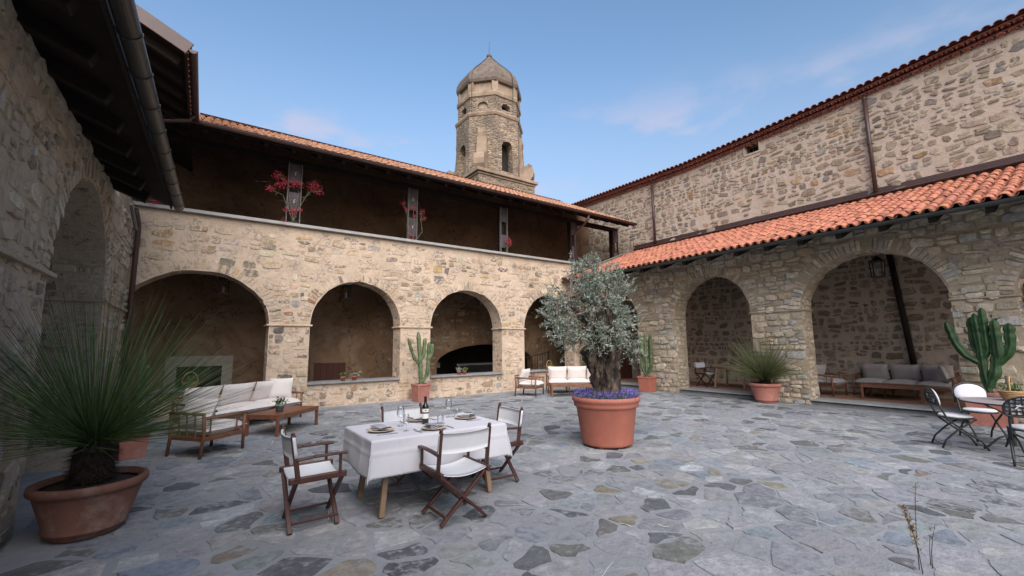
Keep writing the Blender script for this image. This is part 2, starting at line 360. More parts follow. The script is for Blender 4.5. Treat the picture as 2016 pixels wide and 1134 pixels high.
def arch_wall(mb, u0, u1, v0, top, arches, T, mapf, rg, wob=.02, seg=26, back=True, topcap=True):
    arches = sorted(arches, key=lambda a: a['L']); cur = u0
    F = lambda u, v: mapf(u, v, 0); B = lambda u, v: mapf(u, v, -T)
    def solid(a, b):
        if b-a < 1e-4: return
        mb.quad(F(a, v0), F(b, v0), F(b, top), F(a, top))
        if back: mb.quad(B(a, v0), B(b, v0), B(b, top), B(a, top))
    for a in arches:
        solid(cur, a['L']); cur = a['R']
        pts = [arch_curve(a, k/seg) for k in range(seg+1)]
        pts = [(u if k in (0, seg) else u+rg.uniform(-wob, wob)*.5, v if k in (0, seg) else v+rg.uniform(-wob, wob)) for k, (u, v) in enumerate(pts)]
        for (ua, va), (ub, vb) in zip(pts, pts[1:]):
            mb.quad(F(ua, va), F(ub, vb), F(ub, top), F(ua, top))
            if back: mb.quad(B(ua, va), B(ub, vb), B(ub, top), B(ua, top))
            mb.quad(F(ua, va), F(ub, vb), B(ub, vb), B(ua, va))
        lo = max(a['sill'], v0)
        for u in (a['L'], a['R']): mb.quad(F(u, lo), F(u, a['imp']), B(u, a['imp']), B(u, lo))
        if a['sill'] > v0:
            mb.quad(F(a['L'], v0), F(a['R'], v0), F(a['R'], lo), F(a['L'], lo)); mb.quad(F(a['L'], lo), F(a['R'], lo), B(a['R'], lo), B(a['L'], lo))
            if back: mb.quad(B(a['L'], v0), B(a['R'], v0), B(a['R'], lo), B(a['L'], lo))
    solid(cur, u1)
    if topcap: mb.quad(F(u0, top), F(u1, top), B(u1, top), B(u0, top))
    mb.quad(F(u0, v0), F(u0, top), B(u0, top), B(u0, v0)); mb.quad(F(u1, v0), F(u1, top), B(u1, top), B(u1, v0))
def fit_poly(poly, arches, g=.0):
    """push the corners of a stone out of the arch openings; None when too little is left"""
    out = []; a0 = poly_area(poly); moved = False
    for u, v in poly:
        for a in arches:
            if in_arch(a, u, v, g):
                moved = True; uc = (a['L']+a['R'])/2
                if v <= a['imp']: u = a['L']-g if u < uc else a['R']+g
                else:
                    ra = (a['R']-a['L'])/2+g; rb = a['rise']+g; k = math.hypot((u-uc)/ra, (v-a['imp'])/rb)+1e-6; u = uc+(u-uc)/k; v = a['imp']+(v-a['imp'])/k
        out.append((u, v))
    if moved and poly_area(out) < .45*a0: return None
    return out
def voussoirs(a, mapf, rg, pal, lr=(.22, .36), wr=(.06, .13), h=(.008, .02), grow=.0, gap=.8):
    out = []; uc = (a['L']+a['R'])/2; ra = (a['R']-a['L'])/2; L = PI*(ra+a['rise'])/2; s = 0
    while s < L:
        w = rg.uniform(*wr); k0, k1 = s/L, min(1, (s+w*gap)/L); ln = rg.uniform(*lr)
        P = lambda k, g: arch_curve(a, k, g)
        poly = [P(k0, .012+rg.uniform(0, .02)), P(k0, ln*.5), P(k0+(k1-k0)*.1, ln), P(k0+(k1-k0)*.9, ln*rg.uniform(.85, 1.1)), P(k1, ln*.5), P(k1, .012+rg.uniform(0, .02))]
        vs, fs, sc = piece_from_poly(poly, mapf, rg.uniform(*h), rg)
        if rg.random() < .9: out.append((vs, fs, tint(pal, rg), sc))
        s += w
    return out
def reveal_stones(a, T, mapf, rg, pal, h=(.006, .018), base=0., hr=(.10, .2), sides='LR', fill=(.8, .95)):
    """stones on the jambs and the underside of an arch; s runs up one jamb, round the arch and down the other"""
    out = []; lo = max(a['sill'], base); H = a['imp']-lo; ra = (a['R']-a['L'])/2; Lc = PI*(ra+a['rise'])/2; uc = (a['L']+a['R'])/2
    def mf(s, d, hh):
        if s < H: return mapf(a['L']+hh, lo+s, -d)
        if s > H+Lc: return mapf(a['R']-hh, a['imp']-(s-H-Lc), -d)
        k = (s-H)/Lc; u, v = arch_curve(a, k, -hh); return mapf(u, v, -d)
    for cu, cv, w, hh, poly in rubble(.02, T-.02, 0, 2*H+Lc, rg, hr=hr, asp=(1., 2.6), fill=fill):
        poly = [(q[1], min(max(q[0], 0.0), T)) for q in poly]
        if not (.05 < cu < T-.05): continue
        if poly_area(poly) < .002: continue
        vs, fs, sc = piece_from_poly(poly, mf, rg.uniform(*h), rg)
        out.append((vs, fs, tint(pal, rg), sc))
    return out
def tint(pal, rg):
    w = sum(p[1] for p in pal); r = rg.uniform(0, w)
    for c, k in pal:
        r -= k
        if r <= 0: break
    f = rg.uniform(.82, 1.18); return tuple(x*f*rg.uniform(.96, 1.04) for x in c)
PAL_WARM = [((.46, .36, .26), 5), ((.36, .27, .19), 3), ((.52, .44, .35), 3), ((.24, .20, .165), 1.6), ((.30, .29, .285), 1.1), ((.16, .14, .125), .5), ((.34, .19, .12), .25), ((.45, .31, .17), .6)]
PAL_GOLD = [((.51, .445, .36), 5), ((.44, .38, .305), 3), ((.56, .505, .425), 2.4), ((.35, .31, .265), 1.2), ((.38, .38, .37), 1.0), ((.45, .36, .255), .8)]
PAL_PINK = [((.34, .275, .215), 4), ((.28, .225, .175), 3), ((.40, .335, .265), 3), ((.21, .175, .145), 1.6), ((.24, .225, .21), 1.), ((.34, .23, .145), .9)]
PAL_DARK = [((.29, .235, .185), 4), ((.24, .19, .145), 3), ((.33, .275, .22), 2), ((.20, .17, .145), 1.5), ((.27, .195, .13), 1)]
PAL_OLD = [((.44, .38, .30), 4), ((.34, .29, .225), 3), ((.52, .47, .395), 2), ((.45, .46, .455), 1.2), ((.25, .215, .175), 1)]
PAL_TOWER = [((.30, .235, .175), 4), ((.22, .17, .125), 3), ((.38, .31, .24), 3), ((.15, .12, .095), 2), ((.40, .29, .19), 1)]
PAL_PAVE = [((.24, .257, .283), 5), ((.20, .22, .25), 3.2), ((.27, .283, .303), 4), ((.10, .11, .125), 1.6), ((.135, .14, .144), 1.6), ((.205, .19, .162), .45), ((.315, .335, .365), .8), ((.18, .215, .265), 1.2)]
def barrel(p0, d, up, r0, r1, L, n=6, thick=.014, flip=1):
    """one half-round clay tile from p0 along d; returns verts, faces"""
    d = Vector(d).normalized(); up = Vector(up).normalized(); s_ = d.cross(up).normalized(); p0 = Vector(p0); vs = []
    for q, r in ((p0, r0), (p0+d*L, r1)):
        for t in (0, -thick):
            for k in range(n+1):
                a = PI*k/n; vs.append(q+s_*math.cos(a)*(r+t)+up*math.sin(a)*(r+t)*flip*.85)
    N = n+1; fs = []
    for k in range(n):
        fs += [(k, k+1, 2*N+k+1, 2*N+k), (N+k, 3*N+k, 3*N+k+1, N+k+1), (k, N+k, N+k+1, k+1)]
    return vs, fs
# ================================================================== THE SETTING
YB, XR, XL, XC = 12.95, 13.2, -1.5, 16.2      # courtyard facades: rear, right, left; church wall
FR = .13                                       # floor of the right portico
def struct(name, mb, mat, label=None, **k):
    o = mb.build(name, mat, **k); o['kind'] = 'structure'; return o
g_ = MB(); g_.quad((-900, -900, -1.5), (900, -900, -1.5), (900, 900, -1.5), (-900, 900, -1.5)); struct('terrain', g_, 'dirt_hill')
court = bpy.data.objects.new('courtyard_paving', None); col.objects.link(court); court['kind'] = 'structure'
g_ = MB(); g_.box((6.0, 3.0, -.25), (14.5, 20.0, .5)); g_.build('mortar_bed', 'paving_mortar', court)
g_ = MB(); g_.box((-3.0, 3.0, -.60), (3.5, 20.2, .6)); struct('sunken_walk', g_, 'slab_grey')
g_ = MB(); g_.box((6.1, 14.45, -1.2), (20.2, 2.98, .6)); struct('sunken_portico_floor', g_, 'terracotta_floor')

# crazy paving: Voronoi cells of a thinned jittered grid
rg = random.Random(5)
def voronoi(x0, x1, y0, y1, sp, rg, thin=.28, sxx=1.0):
    pts = []; nx, ny = int((x1-x0)/sp)+1, int((y1-y0)/sp)+1; grid = {}
    for i in range(nx):
        for j in range(ny):
            if rg.random() < thin: continue
            p = (x0+(i+rg.uniform(.0, 1.0))*sp, y0+(j+rg.uniform(.0, 1.0))*sp); pts.append(p); grid.setdefault((i, j), []).append(len(pts)-1)
    cells = []
    for i in range(nx):
        for j in range(ny):
            for a in grid.get((i, j), []):
                px, py = pts[a]; poly = [(px-1, py-1), (px+1, py-1), (px+1, py+1), (px-1, py+1)]
                nb = [b for di in range(-3, 4) for dj in range(-3, 4) for b in grid.get((i+di, j+dj), []) if b != a]
                nb.sort(key=lambda b: (pts[b][0]-px)**2+(pts[b][1]-py)**2)
                for b in nb[:18]:
                    qx, qy = pts[b]; mx_, my_ = (px+qx)/2, (py+qy)/2; nx_, ny_ = qx-px, qy-py; out = []
                    for k in range(len(poly)):
                        p, q = poly[k], poly[(k+1) % len(poly)]
                        sp_, sq = (p[0]-mx_)*nx_+(p[1]-my_)*ny_, (q[0]-mx_)*nx_+(q[1]-my_)*ny_
                        if sp_ <= 0: out.append(p)
                        if sp_*sq < 0: t = sp_/(sp_-sq); out.append((p[0]+(q[0]-p[0])*t, p[1]+(q[1]-p[1])*t))
                    poly = out
                    if len(poly) < 3: break
                if len(poly) >= 3: cells.append(poly)
    return cells
def roughen(poly, rg, gap, jit):
    cx = sum(p[0] for p in poly)/len(poly); cy = sum(p[1] for p in poly)/len(poly); out = []
    for k in range(len(poly)):
        p, q = poly[k], poly[(k+1) % len(poly)]; L = math.hypot(q[0]-p[0], q[1]-p[1])
        ts = (.10, .5, .9) if L > .2 else ((.25, .75) if L > .07 else (.5,))
        for t in ts: out.append((p[0]+(q[0]-p[0])*t+rg.gauss(0, jit), p[1]+(q[1]-p[1])*t+rg.gauss(0, jit)))
    res = []
    for x, y in out:
        d = math.hypot(x-cx, y-cy); k = max(.3, (d-gap)/d) if d > 0 else 1; res.append((cx+(x-cx)*k, cy+(y-cy)*k))
    return res
items = []
fm = lambda u, v, h: (u, v, h)
for poly in voronoi(-1.2, 13.2, -.6, 12.9, .27, rg):
    cx = sum(p[0] for p in poly)/len(poly); cy = sum(p[1] for p in poly)/len(poly)
    if cx > 13.05 or cy > 12.8 or cx < -1.05: continue
    big = rg.random()
    gap = rg.choice((.012, .02, .03, .045, .06))
    poly = roughen(poly, rg, gap, .012)
    if poly_area(poly) < .008 or poly_area(poly) > .9: continue
    poly = [(min(max(u, -1.22), 13.19), min(v, 12.93)) for u, v in poly]
    vs, fs, sc = piece_from_poly(poly, fm, rg.uniform(.002, .0095), rg, inset=.965, dome=1.05)
    items.append((vs, fs, tint(PAL_PAVE, rg), sc))
pieces(items, 'paving_stone', court, 'paving_stone', 300, 'paving_stones_far')
# white calcite veins crossing single slabs
rg = random.Random(9); g_ = MB()
for _ in range(45):
    x, y = rg.uniform(.5, 9), rg.uniform(1.5, 9); a = rg.uniform(0, PI); L = rg.uniform(.08, .3)
    pts = [(x+math.cos(a)*L*t+rg.gauss(0, .008), y+math.sin(a)*L*t+rg.gauss(0, .008)) for t in (0, .3, .6, 1)]
    w = rg.uniform(.0012, .004); nx_, ny_ = -math.sin(a)*w, math.cos(a)*w
    for (ax, ay), (bx, by) in zip(pts, pts[1:]): g_.quad((ax-nx_, ay-ny_, .014), (bx-nx_, by-ny_, .014), (bx+nx_, by+ny_, .014), (ax+nx_, ay+ny_, .014))
g_.build('calcite_veins', 'chalk', court, kind='stuff')

# ------------------------------------------------------------------ rear wing with the gallery
mB = lambda u, v, h: (u, YB-h, v)
rear = thing('cloister_wing', 'two storey stone cloister wing with four arches and dark timber gallery above', 'building', (6, YB, 0))
OB = (6, YB, 0)
AB = [dict(L=-1.72, R=1.37, sill=.62, imp=2.25, rise=1.30), dict(L=2.36, R=4.95, sill=.62, imp=2.25, rise=1.30),
      dict(L=5.95, R=8.74, sill=.62, imp=2.25, rise=1.28), dict(L=9.74, R=12.3, sill=.62, imp=2.25, rise=1.32)]
rg = random.Random(21)
mb = MB(); arch_wall(mb, -5.2, 16.15, -1.5, 4.93, AB, .62, mB, rg); mb.build('wall', 'mortar_warm', rear, off=OB)
items = []
for cu, cv, w, h, poly in rubble(-2.2, 16.1, .02, 4.86, rg, hr=(.13, .29), fill=(.66, .95), drop=.12):
    poly = fit_poly(poly, AB, .012)
    if poly is None or any(in_arch(a, cu, cv, .0) for a in AB): continue
    if any(cv > a['imp']-.1 and in_arch(a, cu, cv, .30) for a in AB): continue
    if cu > 13.3 and cv < 4.7: continue
    if any(abs(cv-.66) < .09 and a['L']-.1 < cu < a['R']+.1 for a in AB): continue
    if cv+h/2 > 4.9: continue
    hh = rg.uniform(.004, .02)
    vs, fs, sc = piece_from_poly(poly, mB, hh, rg); items.append((vs, fs, tint(PAL_WARM, rg), sc))
for a in AB:
    items += voussoirs(a, mB, rg, PAL_WARM, h=(.004, .014))
    items += reveal_stones(a, .62, mB, rg, PAL_WARM, h=(.003, .012), base=.7, fill=(.55, .9))
pieces(items, 'stone', rear, 'stone_warm', 300, 'stones_small', off=OB)
for a in AB:
    mb = MB(); mb.box(((a['L']+a['R'])/2, YB+.27, .655), (a['R']-a['L']-.004, .72, .055)); mb.build('window_sill', 'sill_stone', rear, bevel=.012, off=OB)
edges = [(1.37, 2.36), (4.95, 5.95), (8.74, 9.74)]
for l, r in edges:
    mb = MB(); mb.box(((l+r)/2, YB+.295, 2.235), (r-l+.12, .68, .05)); mb.build('impost', 'mortar_warm', rear, bevel=.012, off=OB)
mb = MB(); mb.box((12.75, YB+.295, 2.235), (.98, .68, .05)); mb.build('impost', 'mortar_warm', rear, bevel=.012, off=OB)
# coping of the gallery
mb = MB(); mb.box((5.5, YB+.25, 4.965), (21.3, .76, .045)); mb.build('coping', 'ledge', rear, bevel=.008, off=OB)
mb = MB(); mb.box((5.5, YB+.02, 5.02), (21.3, .14, .05)); mb.build('coping_rail', 'ledge', rear, bevel=.008, off=OB)
# floors, ceiling and walls behind the arcade
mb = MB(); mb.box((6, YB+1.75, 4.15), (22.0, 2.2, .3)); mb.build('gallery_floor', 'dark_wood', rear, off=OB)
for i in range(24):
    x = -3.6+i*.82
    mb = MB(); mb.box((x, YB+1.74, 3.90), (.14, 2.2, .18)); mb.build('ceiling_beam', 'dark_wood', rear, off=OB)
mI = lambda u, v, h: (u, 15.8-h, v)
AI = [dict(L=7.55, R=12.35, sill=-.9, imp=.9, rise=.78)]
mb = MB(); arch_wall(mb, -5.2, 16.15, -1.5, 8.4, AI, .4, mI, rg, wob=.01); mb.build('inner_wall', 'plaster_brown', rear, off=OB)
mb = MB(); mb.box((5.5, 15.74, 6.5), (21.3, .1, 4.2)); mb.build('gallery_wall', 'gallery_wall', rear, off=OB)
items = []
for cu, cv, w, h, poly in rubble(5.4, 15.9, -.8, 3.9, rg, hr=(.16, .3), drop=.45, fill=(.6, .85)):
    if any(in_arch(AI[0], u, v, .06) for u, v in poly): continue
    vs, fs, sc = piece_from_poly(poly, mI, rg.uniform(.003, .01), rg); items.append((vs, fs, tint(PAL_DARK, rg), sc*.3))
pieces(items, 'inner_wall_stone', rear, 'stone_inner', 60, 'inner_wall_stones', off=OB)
# fireplace-like opening with pale surround in the first bay
def surround(x0, x1, z1, wd, mat, inner, depth=.05, z0=-.9):
    for c, d in (((x0-wd/2, 15.8-depth/2, (z0+z1)/2), (wd, depth, z1-z0)), ((x1+wd/2, 15.8-depth/2, (z0+z1)/2), (wd, depth, z1-z0)), (((x0+x1)/2, 15.8-depth/2, z1+wd*.55), (x1-x0+2*wd, depth, wd*1.1))):
        mb = MB(); mb.box(c, d); mb.build('surround', mat, rear, bevel=.006, off=OB)
    mb = MB(); mb.box(((x0+x1)/2, 15.79, (z0+z1)/2), (x1-x0, .03, z1-z0)); return mb.build('door', inner, rear, off=OB)
surround(-.58, .5, 1.12, .27, 'surround_grey', 'interior_dark')  # dark-coloured sheet stands in for the opening's unlit inside, no door here
d_ = surround(3.06, 4.08, 1.10, .13, 'plaster_brown', 'door_wood', .04)
for k in range(5):
    mb = MB(); mb.box((3.06+.102+k*.204, 15.765, .1), (.196, .02, 1.98)); mb.build('plank', 'door_wood', d_, bevel=.004, off=OB)
# room behind the low arch: counter, shelf and two small frames
mb = MB(); mb.box((10, 18.6, .6), (8, .1, 4.2)); mb.box((6.6, 17.4, .6), (.1, 2.5, 4.2)); mb.box((13.4, 17.4, .6), (.1, 2.5, 4.2)); mb.box((10, 17.4, 2.7), (7, 2.5, .1)); mb.box((10, 17.4, -1.2), (7, 2.5, .6)); mb.build('back_room', 'interior_dark', rear, off=OB)
# counter
cnt = thing('bar_counter', 'black bar counter with pale grey front edge behind the low arch', 'counter', (10.6, 16.9, -.9))
mb = MB(); mb.box((0, 0, .75), (3.2, .7, 1.5)); mb.build('body', 'black', cnt)
mb = MB(); mb.box((-.1, -.36, 1.73), (3.3, .08, .09)); mb.build('edge_strip', 'steel', cnt, bevel=.01)
mb = MB(); mb.box((0, 0, 1.64), (3.4, .74, .28)); mb.build('top', 'black', cnt)
for nm, x, z, s_ in (('lower', 8.25, .82, .26), ('upper', 8.3, 1.28, .22)):
    fr = thing('picture_frame', 'small pale square framed notice, %s of two beside the bar counter' % nm, 'picture', (x, 17.2, z-s_/2))
    mb = MB(); mb.box((0, 0, s_/2), (s_, .03, s_)); mb.build('frame', 'black', fr); mb = MB(); mb.box((0, -.02, s_/2), (s_*.86, .01, s_*.86)); mb.build('sheet', 'surround_grey', fr)
    mb = MB(); mb.box((0, .35, s_/2-.05), (.05, .7, .05)); mb.build('bracket', 'black', fr)
# gallery posts: two flat bars with slate plates between
rp = random.Random(3)
for k, x in list(enumerate((-2.0, 1.82, 5.37, 9.03, 12.66, 15.3)))[1:]:
    p = thing('gallery_post', '', 'post', (x, 13.22, 4.99)); wd = .34 if k == 1 else .30
    p['label'] = ['gallery post half hidden behind the left eave', 'gallery post with three slate plates and the largest red bougainvillea', 'gallery post with two slate plates and thin red bougainvillea',
                  'gallery post in the middle with a small clump of pink flowers', 'gallery post next to the brown downpipe', 'last gallery post beside the church wall'][k]
    p['group'] = 'steel and slate gallery posts'
    for s_ in (-1, 1):
        mb = MB(); mb.box((s_*wd/2, 0, .93), (.024, .10, 1.9)); mb.build('upright', 'brown_metal' if k > 3 else 'flash_grey', p, bevel=.004)
    mb = MB(); mb.box((0, .19, .93), (wd*.7, .16, 1.9)); mb.build('timber_core', 'dark_wood', p)
    for z0, z1 in (((1.28, 1.86), (.50, 1.02), (.02, .16)) if k == 1 else ((1.12, 1.86), (.24, .86)) if k == 2 else ((1.3, 1.86), (.3, .8))):
        mb = MB(); mb.box((0, -.02, (z0+z1)/2), (wd-.05, .03, z1-z0)); pl = mb.build('plate', 'slate_panel', p, bevel=.003)
        if k in (1, 2):
            cz = (z0+z1)/2; mk = MB(); q = [(-.02, -.037, cz-.05), (.02, -.037, cz-.02), (-.015, -.037, cz+.01), (.03, -.037, cz+.06)]
            for a, b_ in zip(q, q[1:]): mk.bar(a, b_, .012, .004, (0, 1, 0))
            if z1-z0 > .3: mk.build('chalk_mark', 'chalk', pl)
mb = MB(); mb.box((5.2, 13.3, 6.92), (20.6, .24, .15)); mb.build('plate_beam', 'dark_wood', rear, off=OB)
# roof of the rear wing
SB = .483; zB = lambda y: 6.93+SB*(y-12.1)
roof = bpy.data.objects.new('roof', None); col.objects.link(roof); roof.parent = rear; roof.location = (0, 0, 0)
mb = MB(); x0, x1 = -5.2, 15.35
for dz in (0, -.05):
    mb.quad((x0, 12.14, zB(12.14)+dz), (x1, 12.14, zB(12.14)+dz), (x1, 16.9, zB(16.9)+dz), (x0, 16.9, zB(16.9)+dz))
mb.quad((x0, 12.14, zB(12.14)), (x1, 12.14, zB(12.14)), (x1, 12.14, zB(12.14)-.05), (x0, 12.14, zB(12.14)-.05))
mb.quad((x1, 12.14, zB(12.14)), (x1, 16.9, zB(16.9)), (x1, 16.9, zB(16.9)-.05), (x1, 12.14, zB(12.14)-.05))
mb.quad((x0, 16.9, zB(16.9)), (x1, 16.9, zB(16.9)), (x1, 20, zB(16.9)-1.4), (x0, 20, zB(16.9)-1.4))
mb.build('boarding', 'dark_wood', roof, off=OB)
for i in range(25):
    x = -.3+i*.64
    mb = MB(); mb.bar((x, 12.22, zB(12.22)-.13), (x, 16.0, zB(16.0)-.13), .10, .15); mb.build('rafter', 'dark_wood', roof, off=OB)
items = []; upv = Vector((0, -SB, 1)).normalized(); dv = Vector((0, 1, SB)).normalized(); rt_ = random.Random(8)
nb = int((15.35+.55)/.205)
for i in range(nb):
    x = -.5+i*.205; t = rt_.uniform(.8, 1.15)
    vs, fs = barrel((x+rt_.gauss(0, .006), 12.08, zB(12.08)+.02), dv, upv, .092, .075, .42); items.append((vs, fs, (t, t, t), 1+i*.001))
pieces(items, 'eave_tile', roof, 'tile_tan', 300, off=OB)
mb = MB()
for i in range(nb):
    for j in range(1, 14):
        y = 12.08+j*.335*.9; t = rt_.uniform(.75, 1.1); vs, fs = barrel((-.5+i*.205+rt_.gauss(0, .008), y, zB(y)+.025+rt_.uniform(0, .012)), dv, upv, .092, .075, .42, n=5); mb.add(vs, fs, (t, t, t))
mb.build('field_tiles', 'tile_tan', roof, kind='stuff', off=OB)
items = []
for i in range(nb+20):
    x = -1.4+i*.19
    if x > 15.2: break
    t = rt_.uniform(.85, 1.15); vs, fs = barrel((x, 16.62, zB(16.62)+.035), dv, upv, .10, .09, .3); items.append((vs, fs, (t, t*.9, t*.85), 1+i*.001))
pieces(items, 'ridge_tile', roof, 'tile', 300, off=OB)
mb = MB(); mb.bar((-.6, 16.9, zB(16.9)+.05), (15.2, 16.9, zB(16.9)+.05), .26, .08); mb.build('ridge_bed', 'tile_dark', roof, off=OB)
def gutter(mb, a, b, r, up=(0, 0, 1), n=7):
    a, b = Vector(a), Vector(b); d = (b-a).normalized(); s_ = d.cross(Vector(up)).normalized(); u = Vector(up); vs = []
    for p in (a, b):
        for rr in (r, r-.006):
            for k in range(n+1):
                t = PI*k/n; vs.append(p+s_*math.cos(t)*rr-u*math.sin(t)*rr)
    N = n+1; fs = []
    for k in range(n): fs += [(k, k+1, 2*N+k+1, 2*N+k), (N+k, N+k+1, 3*N+k+1, 3*N+k), (k, k+1, N+k+1, N+k), (2*N+k, 2*N+k+1, 3*N+k+1, 3*N+k)]
    fs += [tuple(range(N)), tuple(range(2*N, 3*N))]
    mb.add(vs, fs)
mb = MB(); mb.box((7.4, 12.12, 6.90), (15.9, .03, .12)); mb.build('fascia', 'dark_wood', roof, off=OB)
mb = MB(); gutter(mb, (-.62, 12.02, 6.93), (15.36, 12.02, 6.93), .07); mb.tube([(-.6, 11.95, 6.93), (15.36, 11.95, 6.93)], .012, 6); mb.build('gutter', 'brown_metal', roof, off=OB)
mb = MB(); mb.tube([(12.45, 12.05, 6.86), (12.42, 12.15, 6.62), (12.40, 12.75, 6.30), (12.40, 12.86, 6.15), (12.4, 12.86, 4.55)], .045, 10); mb.build('downpipe', 'brown_metal', rear, smooth=True, off=OB)
mb = MB(); mb.tube([(-1.44, 12.5, 4.75), (-1.40, 12.80, 4.5), (-1.40, 12.86, 4.3), (-1.40, 12.86, -.2)], .05, 10); mb.build('downpipe', 'brown_metal', rear, smooth=True, off=OB)
# door in the end wall of the right portico
mb = MB(); mb.box((15.25, YB-.03, 1.15), (.9, .05, 2.05)); mb.build('door', 'door_wood', rear, off=OB)
mb = MB(); mb.box((15.82, YB-.04, 1.2), (.22, .07, 2.15)); mb.box((14.7, YB-.04, 1.2), (.18, .07, 2.15)); mb.box((15.27, YB-.04, 2.36), (1.32, .07, .16)); mb.build('door_surround', 'surround_grey', rear, off=OB)

# ------------------------------------------------------------------ right wing (low portico along the church)
mR = lambda u, v, h: (XR-h, u, v)
rightw = thing('portico_wing', 'low stone portico with wide arches and orange clay tile roof along the church', 'building', (XR, 5, 0)); OR = (XR, 5, 0)
AR = [dict(L=-2.2, R=1.15, sill=0, imp=2.52, rise=1.35), dict(L=2.1, R=5.0, sill=0, imp=2.5, rise=1.36), dict(L=6.35, R=8.9, sill=0, imp=2.48, rise=1.34), dict(L=10.47, R=12.75, sill=0, imp=2.48, rise=1.2)]
rg = random.Random(33)
mb = MB(); arch_wall(mb, -5, 12.94, 0, 4.55, AR, .62, mR, rg, wob=.03); mb.build('wall', 'mortar_gold', rightw, off=OR)
items = []
for cu, cv, w, h, poly in rubble(-2.4, 12.9, .02, 4.5, rg, hr=(.11, .25), asp=(1., 2.6), fill=(.84, .98), drop=.02, jit=.08, p=4.2):
    poly = fit_poly(poly, AR, -.008)
    if poly is None or any(in_arch(a, cu, cv, .0) for a in AR): continue
    if any(cv > a['imp'] and in_arch(a, cu, cv, .26) for a in AR): continue
    vs, fs, sc = piece_from_poly(poly, mR, rg.uniform(.018, .05), rg, inset=.9); items.append((vs, fs, tint(PAL_GOLD, rg), sc))
for a in AR:
    items += voussoirs(a, mR, rg, PAL_GOLD, lr=(.24, .40), wr=(.06, .12), h=(.012, .03), gap=.9)
    items += reveal_stones(a, .62, mR, rg, PAL_GOLD, h=(.008, .022), base=.14, hr=(.09, .17))
pieces(items, 'stone', rightw, 'stone_gold', 300, 'stones_small', off=OR)
for l, r, z in ((1.15, 2.1, 2.53), (5.0, 6.35, 2.51), (8.9, 10.47, 2.49)):
    mb = MB(); mb.box((XR+.295, (l+r)/2, z), (.69, r-l+.07, .035)); mb.build('impost', 'mortar_gold', rightw, bevel=.008, off=OR)
# floor: grey kerb slabs then terracotta
g_ = MB(); g_.box((14.85, 4.0, FR/2-.05), (2.65, 17.8, FR+.09)); pf = struct('portico_floor', g_, 'terracotta_floor')
rk = random.Random(4); y = -4.9
while y < 12.8:
    L = rk.uniform(.9, 1.5); L = min(L, 12.85-y)
    inpier = [(l, r) for l, r in ((1.15, 2.1), (5.0, 6.35), (8.9, 10.47)) ]
    y2 = y+L
    mb = MB(); segs = [(y, y2)]
    for l, r in inpier+[(-5, -2.2)]:
        ns = []
        for a, b_ in segs:
            if b_ <= l or a >= r: ns.append((a, b_)); continue
            if a < l: ns.append((a, l))
            if b_ > r: ns.append((r, b_))
        segs = ns
    for a, b_ in segs:
        if b_-a < .1: continue
        k_ = MB(); k_.box((13.52, (a+b_)/2, FR-.005), (.76, b_-a-.012, .03)); k_.build('kerb_slab', 'slab_grey', pf, bevel=.006)
        k_ = MB(); k_.box((13.28, (a+b_)/2, .04), (.12, b_-a, .085)); k_.build('riser', 'sill_stone', pf)
    y = y2
# roof
SR = .378; zR = lambda x: 5.80-SR*(16.0-x); XE = 11.75
roofR = bpy.data.objects.new('roof', None); col.objects.link(roofR); roofR.parent = rightw
mb = MB(); y0, y1 = -5, 12.9
for dz in (0, -.05): mb.quad((XE+.05, y0, zR(XE+.05)+dz), (XE+.05, y1, zR(XE+.05)+dz), (XC, y1, zR(XC)+dz), (XC, y0, zR(XC)+dz))
mb.quad((XE+.05, y0, zR(XE+.05)), (XE+.05, y1, zR(XE+.05)), (XE+.05, y1, zR(XE+.05)-.05), (XE+.05, y0, zR(XE+.05)-.05)); mb.build('boarding', 'dark_wood', roofR, off=OR)
for i in range(21):
    y = -3.6+i*.8
    mb = MB(); mb.bar((XE+.15, y, zR(XE+.15)-.15), (16.15, y, zR(16.15)-.15), .12, .17); mb.build('rafter', 'dark_wood', roofR, off=OR)
mb = MB(); mb.box((XR+.1, 4, 4.60), (.2, 17.7, .12)); mb.build('wall_plate', 'dark_wood', rightw, off=OR)
upR = Vector((-SR, 0, 1)).normalized(); dR = Vector((1, 0, SR)).normalized(); items = []; rt_ = random.Random(12); nrow = 14
pan = MB()
for i in range(85):
    y = -4.9+i*.21
    if y > 12.8: break
    for j in range(nrow):
        s_ = j*.335; x = XE+s_*dR.x
        if x > 16.0: break
        t = rt_.uniform(.80, 1.14)*(.68 if rt_.random() < .07 else 1); jx = rt_.gauss(0, .010)
        vs, fs = barrel((x, y+jx, zR(x)+.028+rt_.uniform(-.004, .012)), dR, upR, .090, .074, .40)
        items.append((vs, fs, (t, t*rt_.uniform(.94, 1.06), t*rt_.uniform(.9, 1.08)), score((x, y, zR(x)+.1), upR, .06)))
        vs, fs = barrel((x-.03, y+.105, zR(x-.03)+.085), dR, upR, .078, .090, .40, n=4, flip=-1); t *= .8; pan.add(vs, fs, (t, t, t))  # pans tinted darker, putting the shade of the troughs into their colour
pieces(items, 'cover_tile', roofR, 'tile', 300, 'cover_tiles_far', off=OR)
pan.build('pan_tiles', 'tile', roofR, kind='stuff', off=OR)
mb = MB(); gutter(mb, (XE-.06, -5, zR(XE)-.02), (XE-.06, 12.9, zR(XE)-.02), .075); mb.build('gutter', 'gutter_grey', roofR, off=OR)
mb = MB(); mb.bar((XC-.1, -5, zR(XC-.1)+.17), (XC-.1, 12.9, zR(XC-.1)+.17), .22, .02, upR); mb.bar((XC-.012, -5, zR(XC)+.24), (XC-.012, 12.9, zR(XC)+.24), .02, .16); mb.build('flashing', 'brown_metal', roofR, off=OR)
